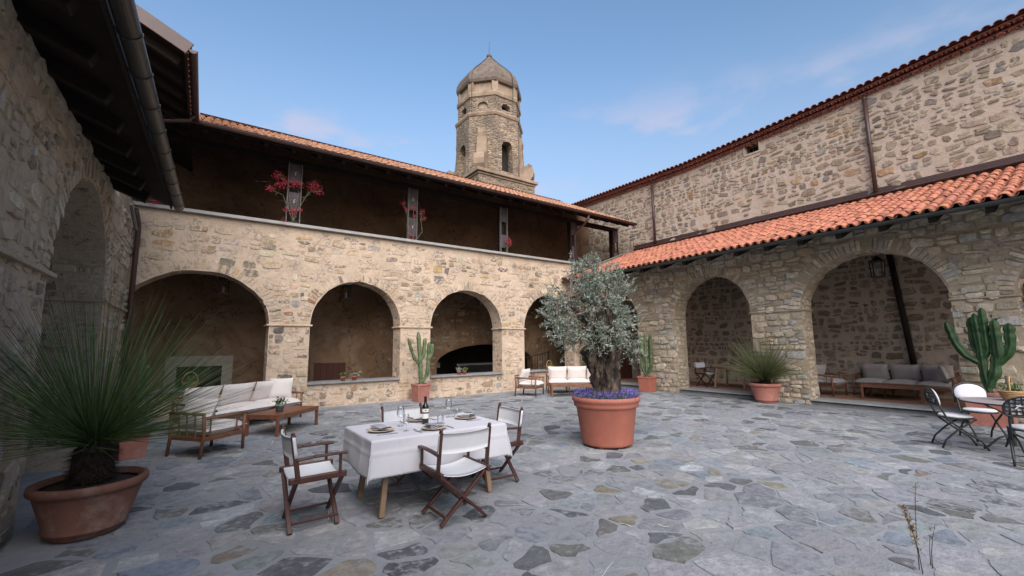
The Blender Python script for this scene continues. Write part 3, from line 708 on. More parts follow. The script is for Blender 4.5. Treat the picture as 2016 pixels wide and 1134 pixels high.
mb = MB(); mb.bar((XE-.1, 12.84, zR(XE-.1)+.15), (XC, 12.84, zR(XC)+.15), .18, .05, upR); mb.build('verge_flashing', 'flash_grey', roofR, bevel=.01, off=OR)

# ------------------------------------------------------------------ church behind
mC = lambda u, v, h: (XC-h, u, v)
church = thing('church', 'tall rubble stone church wall with red tiled eaves above the portico roof', 'building', (XC, 6, 0)); OC = (XC, 6, 0)
prof = [(-6, 10.35), (.6, 9.50), (4, 9.24), (7.5, 9.06), (10, 8.95), (12, 8.98), (17.0, 9.05), (24, 9.05)]
def ztop(u):
    for (a, za), (b_, zb) in zip(prof, prof[1:]):
        if a <= u <= b_: return za+(zb-za)*(u-a)/(b_-a)
    return prof[-1][1]
rg = random.Random(44)
mb = MB()
VW = (7.02, 7.50, 8.66, 8.98)
for (a, za), (b_, zb) in zip(prof, prof[1:]):
    cuts = sorted({a, b_}|{c for c in VW[:2] if a < c < b_})
    for c0, c1 in zip(cuts, cuts[1:]):
        if c0 >= VW[0]-1e-6 and c1 <= VW[1]+1e-6:
            mb.quad(mC(c0, -1, 0), mC(c1, -1, 0), mC(c1, VW[2], 0), mC(c0, VW[2], 0)); mb.quad(mC(c0, VW[3], 0), mC(c1, VW[3], 0), mC(c1, ztop(c1)+.2, 0), mC(c0, ztop(c0)+.2, 0))
            mb.quad(mC(c0, VW[2], 0), mC(c1, VW[2], 0), mC(c1, VW[2], -.4), mC(c0, VW[2], -.4)); mb.quad(mC(c0, VW[3], 0), mC(c1, VW[3], 0), mC(c1, VW[3], -.4), mC(c0, VW[3], -.4))
            mb.quad(mC(c0, VW[2], 0), mC(c0, VW[3], 0), mC(c0, VW[3], -.4), mC(c0, VW[2], -.4)); mb.quad(mC(c1, VW[2], 0), mC(c1, VW[3], 0), mC(c1, VW[3], -.4), mC(c1, VW[2], -.4))
        else: mb.quad(mC(c0, -1, 0), mC(c1, -1, 0), mC(c1, ztop(c1)+.2, 0), mC(c0, ztop(c0)+.2, 0))
mb.quad(mC(24, -1, 0), mC(24, 9.2, 0), mC(24, 9.2, -9), mC(24, -1, -9)); mb.quad(mC(-6, -1, 0), mC(-6, 10.4, 0), mC(-6, 10.4, -9), mC(-6, -1, -9)); mb.quad(mC(-6, -1, -9), mC(-6, 10, -9), mC(24, 10, -9), mC(24, -1, -9))
mb.build('wall', 'mortar_pink', church, off=OC)
mb = MB(); mb.quad(mC(6.8, 8.5, -.42), mC(7.8, 8.5, -.42), mC(7.8, 9.2, -.42), mC(6.8, 9.2, -.42)); mb.build('vent_back', 'interior_dark', church, off=OC)
for k in range(3):
    mb = MB(); mb.box(((XC+.12), 7.1+k*.16, 8.82), (.02, .02, .32)); mb.build('vent_bar', 'black_iron', church, off=OC)
mb = MB(); mb.box((XC-.005, 7.26, 8.62), (.05, .62, .07)); mb.box((XC-.005, 6.98, 8.82), (.05, .07, .34)); mb.box((XC-.005, 7.54, 8.82), (.05, .07, .34)); mb.build('vent_frame', 'mortar_pink', church, bevel=.01, off=OC)
items = []
for cu, cv, w, h, poly in rubble(-1.5, 16.6, 5.7, 9.9, rg, hr=(.14, .32), asp=(.9, 2.2), fill=(.60, .95), drop=.07, jit=.2, split=.4):
    if cv+h/2 > ztop(cu)-.05 or cv < zR(16.1)+.15 and cu < 12.9: continue
    if VW[0]-.15 < cu < VW[1]+.15 and VW[2]-.2 < cv < VW[3]+.2: continue
    vs, fs, sc = piece_from_poly(poly, mC, rg.uniform(.008, .026), rg, inset=.88); items.append((vs, fs, tint(PAL_PINK, rg), sc))
low_ = []
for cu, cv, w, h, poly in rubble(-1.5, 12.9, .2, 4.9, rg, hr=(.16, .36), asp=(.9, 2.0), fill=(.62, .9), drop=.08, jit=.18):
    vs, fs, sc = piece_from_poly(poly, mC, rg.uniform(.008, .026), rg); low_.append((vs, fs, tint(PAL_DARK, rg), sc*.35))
for cu, cv, w, h, poly in rubble(13.6, 15.7, 4.4, 5.7, rg, hr=(.16, .34), fill=(.62, .9)):
    vs, fs, sc = piece_from_poly(poly, mC, rg.uniform(.008, .02), rg); low_.append((vs, fs, tint(PAL_PINK, rg), sc*.3))
pieces(items+low_, 'stone', church, 'stone_pink', 300, 'stones_small', off=OC)
# eaves: two corbelled courses of half-round tiles and the roof edge
croof = bpy.data.objects.new('eaves', None); col.objects.link(croof); croof.parent = church
items = []; rt_ = random.Random(14)
for row, (ov, dz, fl, r_) in enumerate(((.12, -.12, 1, .085), (.24, .0, 1, .085), (.36, .115, 1, .095))):
    i = 0; y = -5.8
    while y < 17.2:
        t = rt_.uniform(.8, 1.2); z = ztop(y)+dz
        vs, fs = barrel((XC-ov, y+(.1 if row == 1 else 0), z), (1, 0, .18 if row == 2 else .02), (-.18 if row == 2 else 0, 0, 1), r_, r_*.88, .5, flip=fl)
        items.append((vs, fs, (t, t, t), score((XC-ov, y, z), (-1, 0, -.3), .03)+1e-6*(row == 2))); y += .205
pieces(items, 'eave_tile', croof, 'tile_dark', 300, 'eave_tiles_far', off=OC)
mb = MB()
for dz, a_, b_2 in ((-.03, .02, -.10), (.09, .16, -.0)):
    for (a, za), (b_, zb) in zip(prof, prof[1:]): mb.bar((XC-.04-a_*.5, a, za+dz), (XC-.04-a_*.5, b_, zb+dz), .1+a_, .05, (0, 0, 1))
for (a, za), (b_, zb) in zip(prof, prof[1:]): mb.quad((XC-.33, a, za+.135), (XC-.33, b_, zb+.135), (XC+5, b_, zb+1.4), (XC+5, a, za+1.4))
mb.build('eave_bed', 'eave_bed', croof, off=OC)
for y, zt in ((11.62, 8.80), (3.82, 9.1)):
    mb = MB(); mb.tube([(XC-.10, y, zt), (XC-.10, y, zR(XC)+.2)], .055, 10); dp = mb.build('downpipe', 'brown_metal', church, smooth=True, off=OC)
    mb = MB(); mb.lathe([(.068, -.03), (.068, .03)], 10, (XC-.1, y, zt-1.5), cap1=True); mb.lathe([(.068, -.03), (.068, .03)], 10, (XC-.1, y, zt-.05), cap1=True); mb.build('pipe_joint', 'brown_metal', dp, off=OC)
mb = MB(); mb.tube([(XC-.08, 3.74, 4.75), (XC-.08, 3.47, 1.0)], .075, 10); mb.build('slanting_downpipe', 'dark_wood', church, smooth=True, off=OC)

# ------------------------------------------------------------------ left wing
mL = lambda u, v, h: (XL+h, u, v)
leftw = thing('cloister_wing', 'old stone wing with tall arch and low dark eaves at the left edge', 'building', (XL, 6, 0)); OL = (XL, 6, 0)
AL = [dict(L=.6, R=4.4, sill=-1.5, imp=2.5, rise=1.5), dict(L=7.0, R=10.35, sill=-1.5, imp=2.48, rise=1.62)]
rg = random.Random(55)
mb = MB(); arch_wall(mb, -5, 12.93, -.5, 4.52, AL, .85, mL, rg, wob=.035, seg=34); mb.box((XL-.42, 11.9, 4.74), (.82, 2.06, .42)); mb.build('wall', 'mortar_old', leftw, off=OL)
items = []
for cu, cv, w, h, poly in rubble(2.5, 12.8, -.28, 4.45, rg, hr=(.12, .32), asp=(.9, 2.2), fill=(.68, .95), drop=.08, jit=.12):
    poly = fit_poly(poly, AL, -.01)
    if poly is None or any(in_arch(a, cu, cv, .0) for a in AL): continue
    if any(cv > a['imp'] and in_arch(a, cu, cv, .2) for a in AL): continue
    vs, fs, sc = piece_from_poly(poly, mL, rg.uniform(.008, .032), rg, inset=.85); items.append((vs, fs, tint(PAL_OLD, rg), sc))
for a in AL:
    items += voussoirs(a, mL, rg, PAL_OLD, lr=(.2, .38), wr=(.06, .14), h=(.01, .035))
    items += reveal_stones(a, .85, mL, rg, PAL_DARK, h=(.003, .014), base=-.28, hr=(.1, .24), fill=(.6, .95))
pieces(items, 'stone', leftw, 'stone_old', 300, 'stones_small', off=OL)
for l, r in ((4.4, 7.0), (10.35, 12.9)):
    mb = MB(); mb.box((XL-.395, (l+r)/2, 2.49), (.93, r-l+.10, .05)); mb.build('impost', 'mortar_old', leftw, bevel=.01, off=OL)
mb = MB(); mb.box((-4.7, 4, 2), (.2, 18, 5.2)); mb.box((-3.5, 4, 4.62), (2.4, 17.8, .2)); mb.build('inner_wall', 'plaster_brown', leftw, off=OL)
SL = .40; zL = lambda x: 4.34+SL*(-.62-x)
lroof = bpy.data.objects.new('roof', None); col.objects.link(lroof); lroof.parent = leftw
XG = lambda y: -.56-.0236*(10.2-y)
mb = MB(); ye = 10.2
for dz in (0, -.04): mb.quad((XG(-5)-.1, -5, zL(-.66)+dz), (XG(ye)-.1, ye, zL(-.66)+dz), (-3.2, ye, zL(-3.2)+dz), (-3.2, -5, zL(-3.2)+dz))
mb.quad((XG(ye)-.1, ye, zL(-.66)), (-3.2, ye, zL(-3.2)), (-3.2, ye, zL(-3.2)-.04), (XG(ye)-.1, ye, zL(-.66)-.04)); mb.build('boarding', 'dark_wood', lroof, off=OL)
mb = MB(); mb.bar((XG(-5)-.11, -5, 4.36), (XG(ye)-.11, ye, 4.36), .03, .16); mb.build('fascia', 'dark_wood', lroof, off=OL)
for i in range(18):
    y = -3.4+i*.79
    mb = MB(); mb.bar((-1.0, y, zL(-1.0)-.13), (-2.6, y, zL(-2.6)-.13), .15, .18); mb.build('rafter', 'dark_wood', lroof, bevel=.015, off=OL)
items = []
for i in range(76):
    y = -4.9+i*.197
    for j in range(3):
        x = XG(y)-.08-j*.33; vs, fs = barrel((x, y, zL(x)+.05), (-1, 0, SL), (SL, 0, 1), .092, .076, .4); t = rt_.uniform(.8, 1.1); items.append((vs, fs, (t, t, t), 0))
pieces(items, 'tile', lroof, 'tile', 1, 'tiles', off=OL)
mb = MB(); gutter(mb, (XG(-5), -5, 4.34), (XG(10.2), 10.2, 4.34), .085, n=12); mb.build('gutter', 'gutter_grey', lroof, smooth=True, off=OL)
for i in range(14):
    y = 1.3+i*.66
    mb = MB(); gutter(mb, (XG(y), y, 4.345), (XG(y+.03), y+.03, 4.345), .093, n=12); mb.build('gutter_bracket', 'gutter_grey', lroof, off=OL)
mb = MB(); mb.tube([(-1.38, 11.3, 4.55), (-1.38, 12.3, 4.25)], .035, 8); mb.build('lead_pipe', 'flash_grey', leftw, off=OL)
# upper storey roof at the corner
zU = lambda x: 6.93+SB*(-.57-x)
uroof = bpy.data.objects.new('upper_roof', None); col.objects.link(uroof); uroof.parent = leftw
mb = MB()
for dz in (0, -.05): mb.quad((-.62, 9.1, zU(-.62)+dz), (-.62, 16.9, zU(-.62)+dz), (-5.2, 16.9, zU(-5.2)+dz), (-5.2, 9.1, zU(-5.2)+dz))
mb.build('boarding', 'dark_wood', uroof, off=OL)
for i in range(6):
    y = 9.5+i*.64
    mb = MB(); mb.bar((-.7, y, zU(-.7)-.13), (-4.6, y, zU(-4.6)-.13), .10, .15); mb.build('rafter', 'dark_wood', uroof, off=OL)
mb = MB(); mb.bar((-.55, 9.07, zU(-.55)+.02), (-4.6, 9.07, zU(-4.6)+.02), .04, .24); mb.build('verge_board', 'brown_metal', uroof, bevel=.006, off=OL)
mb = MB(); mb.box((-.61, 10.6, 6.90), (.03, 3.1, .16)); mb.build('fascia', 'dark_wood', uroof, off=OL)
mb = MB(); gutter(mb, (-.5, 9.05, 6.93), (-.5, 12.0, 6.93), .07); mb.build('gutter', 'brown_metal', uroof, off=OL)
mb = MB(); mb.tube([(-.52, 11.6, 6.86), (-.6, 11.6, 6.72), (-1.4, 11.9, 6.6), (-1.7, 12.2, 6.55)], .04, 8); mb.build('downpipe', 'brown_metal', uroof, smooth=True, off=OL)
items = []
for i in range(14):
    y = 9.15+i*.21
    for j in range(3):
        x = -.56-j*.32; vs, fs = barrel((x, y, zU(x)+.03), (-1, 0, SB), (SB, 0, 1), .092, .076, .4); t = rt_.uniform(.8, 1.1); items.append((vs, fs, (t, t, t), 0))
pieces(items, 'tile', uroof, 'tile', 1, 'tiles', off=OL)
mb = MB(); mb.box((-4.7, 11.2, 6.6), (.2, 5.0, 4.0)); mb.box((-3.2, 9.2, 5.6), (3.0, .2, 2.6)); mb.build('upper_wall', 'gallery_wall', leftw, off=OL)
# ------------------------------------------------------------------ bell tower
def tower_mat():
    nt, b = _mat('tower_rubble'); vec = _vec(nt, True)
    mp_ = nt.nodes.new('ShaderNodeMapping'); mp_.inputs['Scale'].default_value = (1, 1, 1.7); nt.links.new(vec, mp_.inputs['Vector'])
    wv = nt.nodes.new('ShaderNodeTexNoise'); wv.inputs['Scale'].default_value = 4; nt.links.new(mp_.outputs[0], wv.inputs['Vector'])
    ad = nt.nodes.new('ShaderNodeVectorMath'); ad.operation = 'MULTIPLY_ADD'; nt.links.new(wv.outputs['Color'], ad.inputs[0]); ad.inputs[1].default_value = (.18, .18, .18); nt.links.new(mp_.outputs[0], ad.inputs[2])
    vo = nt.nodes.new('ShaderNodeTexVoronoi'); vo.inputs['Scale'].default_value = 4.2; nt.links.new(ad.outputs[0], vo.inputs['Vector'])
    ve = nt.nodes.new('ShaderNodeTexVoronoi'); ve.feature = 'DISTANCE_TO_EDGE'; ve.inputs['Scale'].default_value = 4.2; nt.links.new(ad.outputs[0], ve.inputs['Vector'])
    sp = nt.nodes.new('ShaderNodeSeparateColor'); nt.links.new(vo.outputs['Color'], sp.inputs[0])
    c = _mix(nt, sp.outputs[0], (.43, .335, .245), (.17, .125, .092))
    c = _mix(nt, _range(nt, ve.outputs['Distance'], .02, .09, 1, 0), c, (.30, .235, .175))
    c = _mix(nt, _range(nt, _noise(nt, vec, .7, 6, .65), .42, .66, 0, .75), c, (.115, .09, .075))
    c = _mix(nt, _range(nt, _noise(nt, vec, 12, 6, .7), .5, .7, 0, .5), c, (.09, .07, .06))
    nt.links.new(c, b.inputs['Base Color']); b.inputs['Roughness'].default_value = .95
    _bump(nt, b, ve.outputs['Distance'], 1., .12)
tower_mat()
M('tower_plaster', (.36, .275, .205), (.26, .195, .145), 1.5, .95, .6, 9., world=True, stain=(.10, .08, .065, .75), ssc=1.1)
TC = (15.24, 23.95); D = 4.25
tower = thing('bell_tower', 'octagonal stone bell tower with bulbous dome rising behind the gallery roof', 'tower', (TC[0], TC[1], -1.4)); OT = (TC[0], TC[1], -1.4)
def octv(rf, z, rot=0): return [(TC[0]+rf/math.cos(PI/8)*math.cos(PI/8+k*PI/4+rot), TC[1]+rf/math.cos(PI/8)*math.sin(PI/8+k*PI/4+rot), z) for k in range(8)]
def octring(prof, cap=True):
    mb = MB(); vs = [v for rf, z in prof for v in octv(rf, z)]; n = len(prof)
    fs = [(i*8+k, i*8+(k+1) % 8, (i+1)*8+(k+1) % 8, (i+1)*8+k) for i in range(n-1) for k in range(8)]
    if cap: fs += [tuple(range(7, -1, -1)), tuple((n-1)*8+k for k in range(8))]
    mb.add(vs, fs); return mb
mb = MB(); mb.box((TC[0], TC[1], 5.4), (D+.1, D+.1, 13.4)); mb.build('square_base', 'tower_rubble', tower, off=OT)
mb = MB(); mb.box((TC[0], TC[1], 12.18), (D+.24, D+.24, .12)); mb.box((TC[0], TC[1], 12.36), (D+.48, D+.48, .2)); mb.build('base_cornice', 'tower_plaster', tower, bevel=.03, off=OT)
rg = random.Random(66)
def face_map(k):
    a = k*PI/4; n = Vector((math.cos(a), math.sin(a), 0)); u = Vector((-math.sin(a), math.cos(a), 0)); c = Vector((TC[0], TC[1], 0))
    def mf(uu, v, h, rf=D/2): p = c+n*(rf+h)+u*uu; return (p.x, p.y, v)
    return mf
w2 = D/2*math.tan(PI/8)
low, drum = MB(), MB()
for k in range(8):
    mf = face_map(k); big = [dict(L=-.42, R=.42, sill=12.7, imp=14.35, rise=.42)] if k % 2 == 0 else []
    arch_wall(low, -w2, w2, 12.4, 16.4, big, .55, mf, rg, wob=.02, seg=12, topcap=False)
    mf2 = lambda uu, v, h, mf=mf: mf(uu, v, h, D/2-.10)
    w3 = (D/2-.10)*math.tan(PI/8)
    arch_wall(drum, -w3, w3, 16.6, 17.8, [dict(L=-.34, R=.34, sill=16.95, imp=17.12, rise=.30)], .4 if k % 2 == 0 else .18, mf2, rg, wob=.02, seg=12, topcap=False)
low.build('belfry_wall', 'tower_rubble', tower, off=OT); drum.build('drum_wall', 'tower_rubble', tower, off=OT)
octring([(D/2-.65, 12.4), (D/2-.65, 18.9)]).build('dark_core', 'interior_dark', tower, off=OT)  # added core, coloured dark so the openings look unlit inside
for k in (1, 3, 5, 7):
    mf = face_map(k); mb = MB(); q = [mf(u, v, -.26) for u, v in ((-.4, 16.9), (.4, 16.9), (.4, 17.5), (-.4, 17.5))]; mb.quad(*q); mb.build('blind_oculus', 'mortar_gold', tower, off=OT)
mf = face_map(4); mb = MB(); q = [mf(u, v, -.35) for u, v in ((-.42, 12.7), (.42, 12.7), (.42, 14.2), (-.42, 14.2))]; mb.quad(*q); mb.build('window_infill', 'tower_plaster', tower, off=OT)
octring([(D/2+.02, 16.38), (D/2+.06, 16.42), (D/2+.10, 16.56), (D/2+.06, 16.66), (D/2-.04, 16.70)]).build('cornice', 'tower_plaster', tower, off=OT)
octring([(D/2-.10, 17.76), (D/2-.03, 17.80), (D/2-.01, 18.0), (D/2-.05, 18.16), (D/2-.2, 18.2)]).build('cornice', 'tower_plaster', tower, off=OT)
octring([(D/2-.20, 18.15), (D/2-.20, 18.95)]).build('frieze', 'tower_plaster', tower, off=OT)
for k in range(8):   # corner pilasters on belfry angles and frieze
    a = PI/8+k*PI/4; r_ = D/2/math.cos(PI/8)
    mb = MB(); mb.box((TC[0]+math.cos(a)*(r_-.27), TC[1]+math.sin(a)*(r_-.27), 18.55), (.3, .42, .78), Matrix.Rotation(a, 3, 'Z')); mb.build('pilaster', 'tower_plaster', tower, bevel=.03, off=OT)
dp = [(.20, 18.90), (D/2-.10, 18.80), (D/2-.02, 18.84), (D/2+.03, 19.02), (D/2-.02, 19.4), (D/2-.20, 19.8), (D/2-.58, 20.28), (D/2-1.06, 20.78), (D/2-1.55, 21.35), (.18, 21.88), (.10, 22.0)]
octring(dp).build('dome', 'dome_lead', tower, off=OT)
mb = MB(); mb.lathe([(.12, 21.9), (.19, 21.96), (.2, 22.06), (.13, 22.16), (.05, 22.25)], 10, (TC[0], TC[1], 0), cap1=True); fi = mb.build('finial', 'dome_lead', tower, smooth=True, off=OT)
mb = MB(); mb.tube([(TC[0], TC[1], 22.2), (TC[0], TC[1], 23.2)], [.02, .012], 6); mb.build('lightning_rod', 'black_iron', fi, off=OT)
for k in (4.6, 6.25):
    a = k*PI/4; mb = MB(); pts = [(TC[0]+math.cos(a)*r_, TC[1]+math.sin(a)*r_, z) for r_, z in ((.15, 21.93), (.62, 21.4), (1.16, 20.80), (1.66, 20.29), (2.06, 19.82), (2.24, 19.4), (2.26, 18.85), (2.26, 18.0), (2.26, 16.7))]
    mb.tube(pts, .02, 5); mb.build('earth_cable', 'black_iron', tower, off=OT)
for k in (1, 3, 5, 7):   # scrolled corner buttresses standing on the square base
    mf = face_map(k); a = k*PI/4; n = Vector((math.cos(a), math.sin(a), 0)); u = Vector((-math.sin(a), math.cos(a), 0)); c = Vector((TC[0], TC[1], 0))
    prof_ = [(D/2-.1, 15.6), (D/2+.16, 15.5), (D/2+.20, 15.2), (D/2+.14, 14.9), (D/2+.17, 14.2), (D/2+.24, 13.5), (D/2+.40, 13.45), (D/2+.62, 13.62), (D/2+.82, 13.5), (D/2+.92, 13.15), (D/2+.88, 12.8), (D/2+.66, 12.47), (D/2-.1, 12.47)]
    mb = MB(); N = len(prof_); vs = [c+n*r_+u*s_*(.34 if z < 15.2 else .26)+Vector((0, 0, z)) for s_ in (-1, 1) for r_, z in prof_]
    mb.add(vs, [tuple(range(N)), tuple(range(2*N-1, N-1, -1))]+[(i, (i+1) % N, N+(i+1) % N, N+i) for i in range(N)])
    mb.build('scroll_buttress', 'tower_plaster', tower, bevel=.03, off=OT)

# ================================================================== FURNITURE AND PLANTS
def cushion(w, d, t, n=9, puff=.35, crown=1.0):
    """pillow centred on origin lying flat: w along x, d along y"""
    mb = MB(); vs = []; N = n
    for s_ in (1, -1):
        for i in range(N+1):
            for j in range(N+1):
                x, y = 2*i/N-1, 2*j/N-1
                e = (1-abs(x)**3.2)*(1-abs(y)**3.2); e = max(e, 0)**.36
                k = 1-.04*(1-abs(x))*abs(y)**4-.0; k2 = 1-.05*(1-abs(y)**2)*abs(x)**4; k1 = 1-.05*(1-abs(x)**2)*abs(y)**4
                vs.append((x*w/2*k2, y*d/2*k1, s_*t/2*e))
    M_ = (N+1)**2
    fs = [(i*(N+1)+j, (i+1)*(N+1)+j, (i+1)*(N+1)+j+1, i*(N+1)+j+1) for i in range(N) for j in range(N)]
    mb.add(vs, fs+[tuple(M_+q for q in reversed(f)) for f in fs]); return mb
def xf(mb, mat):
    mb.v = [tuple(mat @ Vector(v)) for v in mb.v]; return mb
def RX(a): return Matrix.Rotation(a, 4, 'X')
def RY(a): return Matrix.Rotation(a, 4, 'Y')
def RZ(a): return Matrix.Rotation(a, 4, 'Z')
def T(*a): return Matrix.Translation(Vector(a))

# ---- director's chair: faces +y; x is across
def director_chair(label, group='director chairs at the laid table'):
    t = thing('director_chair', label, 'chair', group=group)
    for y in (.20, -.20):
        for s_ in (-1, 1):
            mb = MB(); yo = .014*s_; mb.bar((-.235*s_, y+yo, .012), (.235*s_, y+yo, .435), .024, .042, (0, 1, 0)); mb.build('leg', 'teak_dark', t, bevel=.005)
    for s_ in (-1, 1):
        mb = MB(); mb.bar((s_*.185, -.20, .075), (s_*.185, .20, .075), .022, .022); mb.build('foot_stretcher', 'teak_dark', t, bevel=.005)
        mb = MB(); mb.box((s_*.25, 0, .455), (.034, .50, .058)); mb.build('side_rail', 'teak_dark', t, bevel=.01)
        mb = MB(); mb.bar((s_*.262, -.175, .46), (s_*.262, -.235, .855), .028, .042, (0, 1, 0)); p = mb.build('back_post', 'teak_dark', t, bevel=.006)
        mb = MB(); mb.lathe([(.011, 0), (.017, .006), (.018, .016), (.012, .026), (.004, .03)], 10, (s_*.262, -.2365, .853), cap1=True); mb.build('finial', 'teak_dark', p, smooth=True)
        mb = MB(); mb.bar((s_*.262, .185, .47), (s_*.262, .185, .635), .026, .026); mb.build('arm_post', 'teak_dark', t, bevel=.005)
        mb = MB(); pts = [(s_*.262, -.20, .635), (s_*.262, -.05, .645), (s_*.262, .12, .648), (s_*.262, .25, .643)]
        for a, b_ in zip(pts, pts[1:]): mb.bar(a, b_, .048, .022)
        mb.build('armrest', 'teak_dark', t, bevel=.008)
    mb = MB(); N = 10
    for s2, dz in ((0, 0), (1, -.006)):
        pass
    vs = []; n = 12; k_ = 5
    for i in range(n+1):
        for j in range(k_+1):
            x = -.245+.49*i/n; y = -.215+.43*j/k_; z = .475-.05*(1-(x/.245)**2)*(.8+.2*math.cos(y*6)); vs.append((x, y, z))
    for v in list(vs): vs.append((v[0], v[1], v[2]-.012))
    M_ = (n+1)*(k_+1); fs = [(i*(k_+1)+j, (i+1)*(k_+1)+j, (i+1)*(k_+1)+j+1, i*(k_+1)+j+1) for i in range(n) for j in range(k_)]
    rim = [i*(k_+1) for i in range(n+1)]+[n*(k_+1)+j for j in range(1, k_+1)]+[i*(k_+1)+k_ for i in range(n-1, -1, -1)]+[j for j in range(k_-1, 0, -1)]
    mb.add(vs, fs+[tuple(M_+q for q in reversed(f)) for f in fs]+[(rim[q], rim[(q+1) % len(rim)], M_+rim[(q+1) % len(rim)], M_+rim[q]) for q in range(len(rim))])
    mb.build('seat_canvas', 'canvas', t, smooth=True)
    mb = MB(); vs = []
    for i in range(n+1):
        for j in range(5):
            x = -.28+.56*i/n; f = j/4; z = .655+.185*f; y = -.206-.030*f-.035*(1-(x/.28)**2); z -= .012*(1-(x/.28)**2)*(1 if j in (0, 4) else .6); vs.append((x, y-.008, z))
    M_ = len(vs); vs += [(x, y+.028-(.014*(1-(x/.28)**2)), z) for x, y, z in vs]
    fs = [(i*5+j, (i+1)*5+j, (i+1)*5+j+1, i*5+j+1) for i in range(n) for j in range(4)]
    rim = [i*5 for i in range(n+1)]+[n*5+j for j in range(1, 5)]+[i*5+4 for i in range(n-1, -1, -1)]+[j for j in range(3, 0, -1)]
    mb.add(vs, fs+[tuple(M_+q for q in reversed(f)) for f in fs]+[(rim[q], rim[(q+1) % len(rim)], M_+rim[(q+1) % len(rim)], M_+rim[q]) for q in range(len(rim))])
    mb.build('back_canvas', 'canvas', t, smooth=True)
    return t
bpy.context.view_layer.update()
dc = director_chair('director chair with white canvas at the left end of the laid table'); dc.location = (.94, 4.675, .008); dc.rotation_euler = (0, 0, -PI/2+.02)
dup(dc, (2.10, 3.97, .008), .0, 'director chair with its back to the viewer in front of the laid table')
dup(dc, (3.03, 4.67, .008), PI/2-.05, 'director chair at the right end of the laid table nearest the olive tub')
dup(dc, (2.18, 5.36, .008), PI, 'director chair on the far side of the laid table behind the wine bottle')
dup(dc, (14.55, 8.72, FR), PI-.15, 'director chair in the portico behind the bare wooden table')['group'] = 'director chairs in the portico'
dup(dc, (14.35, 6.62, FR), .2, 'director chair in the portico half hidden behind the grass pot')['group'] = 'director chairs in the portico'

def wood_table(name, label, loc, rz, L, W, H, mat, cat='table', splay=.05):
    t = thing(name, label, cat, loc, rz)
    for k in range(5):
        mb = MB(); mb.box((0, -W/2+W/10+k*W/5, H-.014), (L, W/5-.006, .028)); mb.build('top_board', mat, t, bevel=.004)
    for s_ in (-1, 1):
        mb = MB(); mb.box((0, s_*(W/2-.09), H-.065), (L-.22, .022, .07)); mb.build('apron', mat, t, bevel=.003)
        mb = MB(); mb.box((s_*(L/2-.12), 0, H-.065), (.022, W-.2, .07)); mb.build('apron', mat, t, bevel=.003)
        for q in (-1, 1):
            mb = MB(); mb.bar((s_*(L/2-.10+splay), q*(W/2-.08+splay*.6), 0), (s_*(L/2-.13), q*(W/2-.09), H-.03), .055, .055, (0, 1, 0)); mb.build('leg', mat, t, bevel=.008)
    return t
wood_table('dining_table', 'wooden dining table under the white tablecloth', (2.13, 4.70, .008), 0, 1.34, .80, .742, 'oak')
wood_table('dining_table', 'bare wooden table standing in the portico behind the grass pot', (14.55, 7.68, FR), PI/2, 1.1, .85, .74, 'oak')

# ---- tablecloth
def tablecloth():
    L, W, zt = 1.52, .92, .760; drop = .35
    def nz(x, y, s): return mnoise.noise(Vector((x*s, y*s, 3.3)))
    def axis(h, n):
        inn = [-h+2*h*k/n for k in range(n+1)]; out = [.004, .012, .03]+[.03+(drop-.03)*k/18 for k in range(1, 19)]
        return [-h-o for o in out[::-1]]+inn+[h+o for o in out]
    xs, ys = axis(L/2, 110), axis(W/2, 66); n, k_ = len(xs)-1, len(ys)-1; vs = []
    fold = lambda t, s: .007*math.exp(-((t-s)/.011)**2)          # pressed fold lines
    for a in xs:
        for b_ in ys:
            x, y, z = a, b_, zt; ox = max(abs(a)-L/2, 0); oy = max(abs(b_)-W/2, 0); sx_, sy_ = (1 if a > 0 else -1), (1 if b_ > 0 else -1)
            fa = fold(a, -.48)+fold(a, -.02)+fold(a, .45); fb = fold(b_, -.2)+fold(b_, .2)
            if ox: x = sx_*(L/2+min(ox, .012)+ox*.05+.034*nz(b_, ox*.6+sx_, 3.6)*min(1, ox/.1)+fb+fold(ox, .14))
            if oy: y = sy_*(W/2+min(oy, .012)+oy*.05+.032*nz(a, oy*.6+sy_, 3.2)*min(1, oy/.1)+fa+fold(oy, .13))
            if ox and oy:
                dd = min(ox, oy); z = zt-max(ox, oy)-dd*.10; x += sx_*dd*.10; y += sy_*dd*.10
            else: z = zt-max(0, ox+oy-.004)
            if not ox and not oy: z += .0012*nz(a, b_, 9)+(fa+fb)*.35
            vs.append((x, y, z))
    fs = [(i*(k_+1)+j, (i+1)*(k_+1)+j, (i+1)*(k_+1)+j+1, i*(k_+1)+j+1) for i in range(n) for j in range(k_)]
    mb = MB(); mb.add(vs, fs); o = mb.build('tablecloth', 'linen', None, smooth=True)
    s_ = o.modifiers.new('s', 'SOLIDIFY'); s_.thickness = .003; s_.offset = 0
    o.location = (2.13, 4.70, 0); tag(o, 'white linen tablecloth with fold creases draped over the dining table', 'tablecloth'); return o
tablecloth()

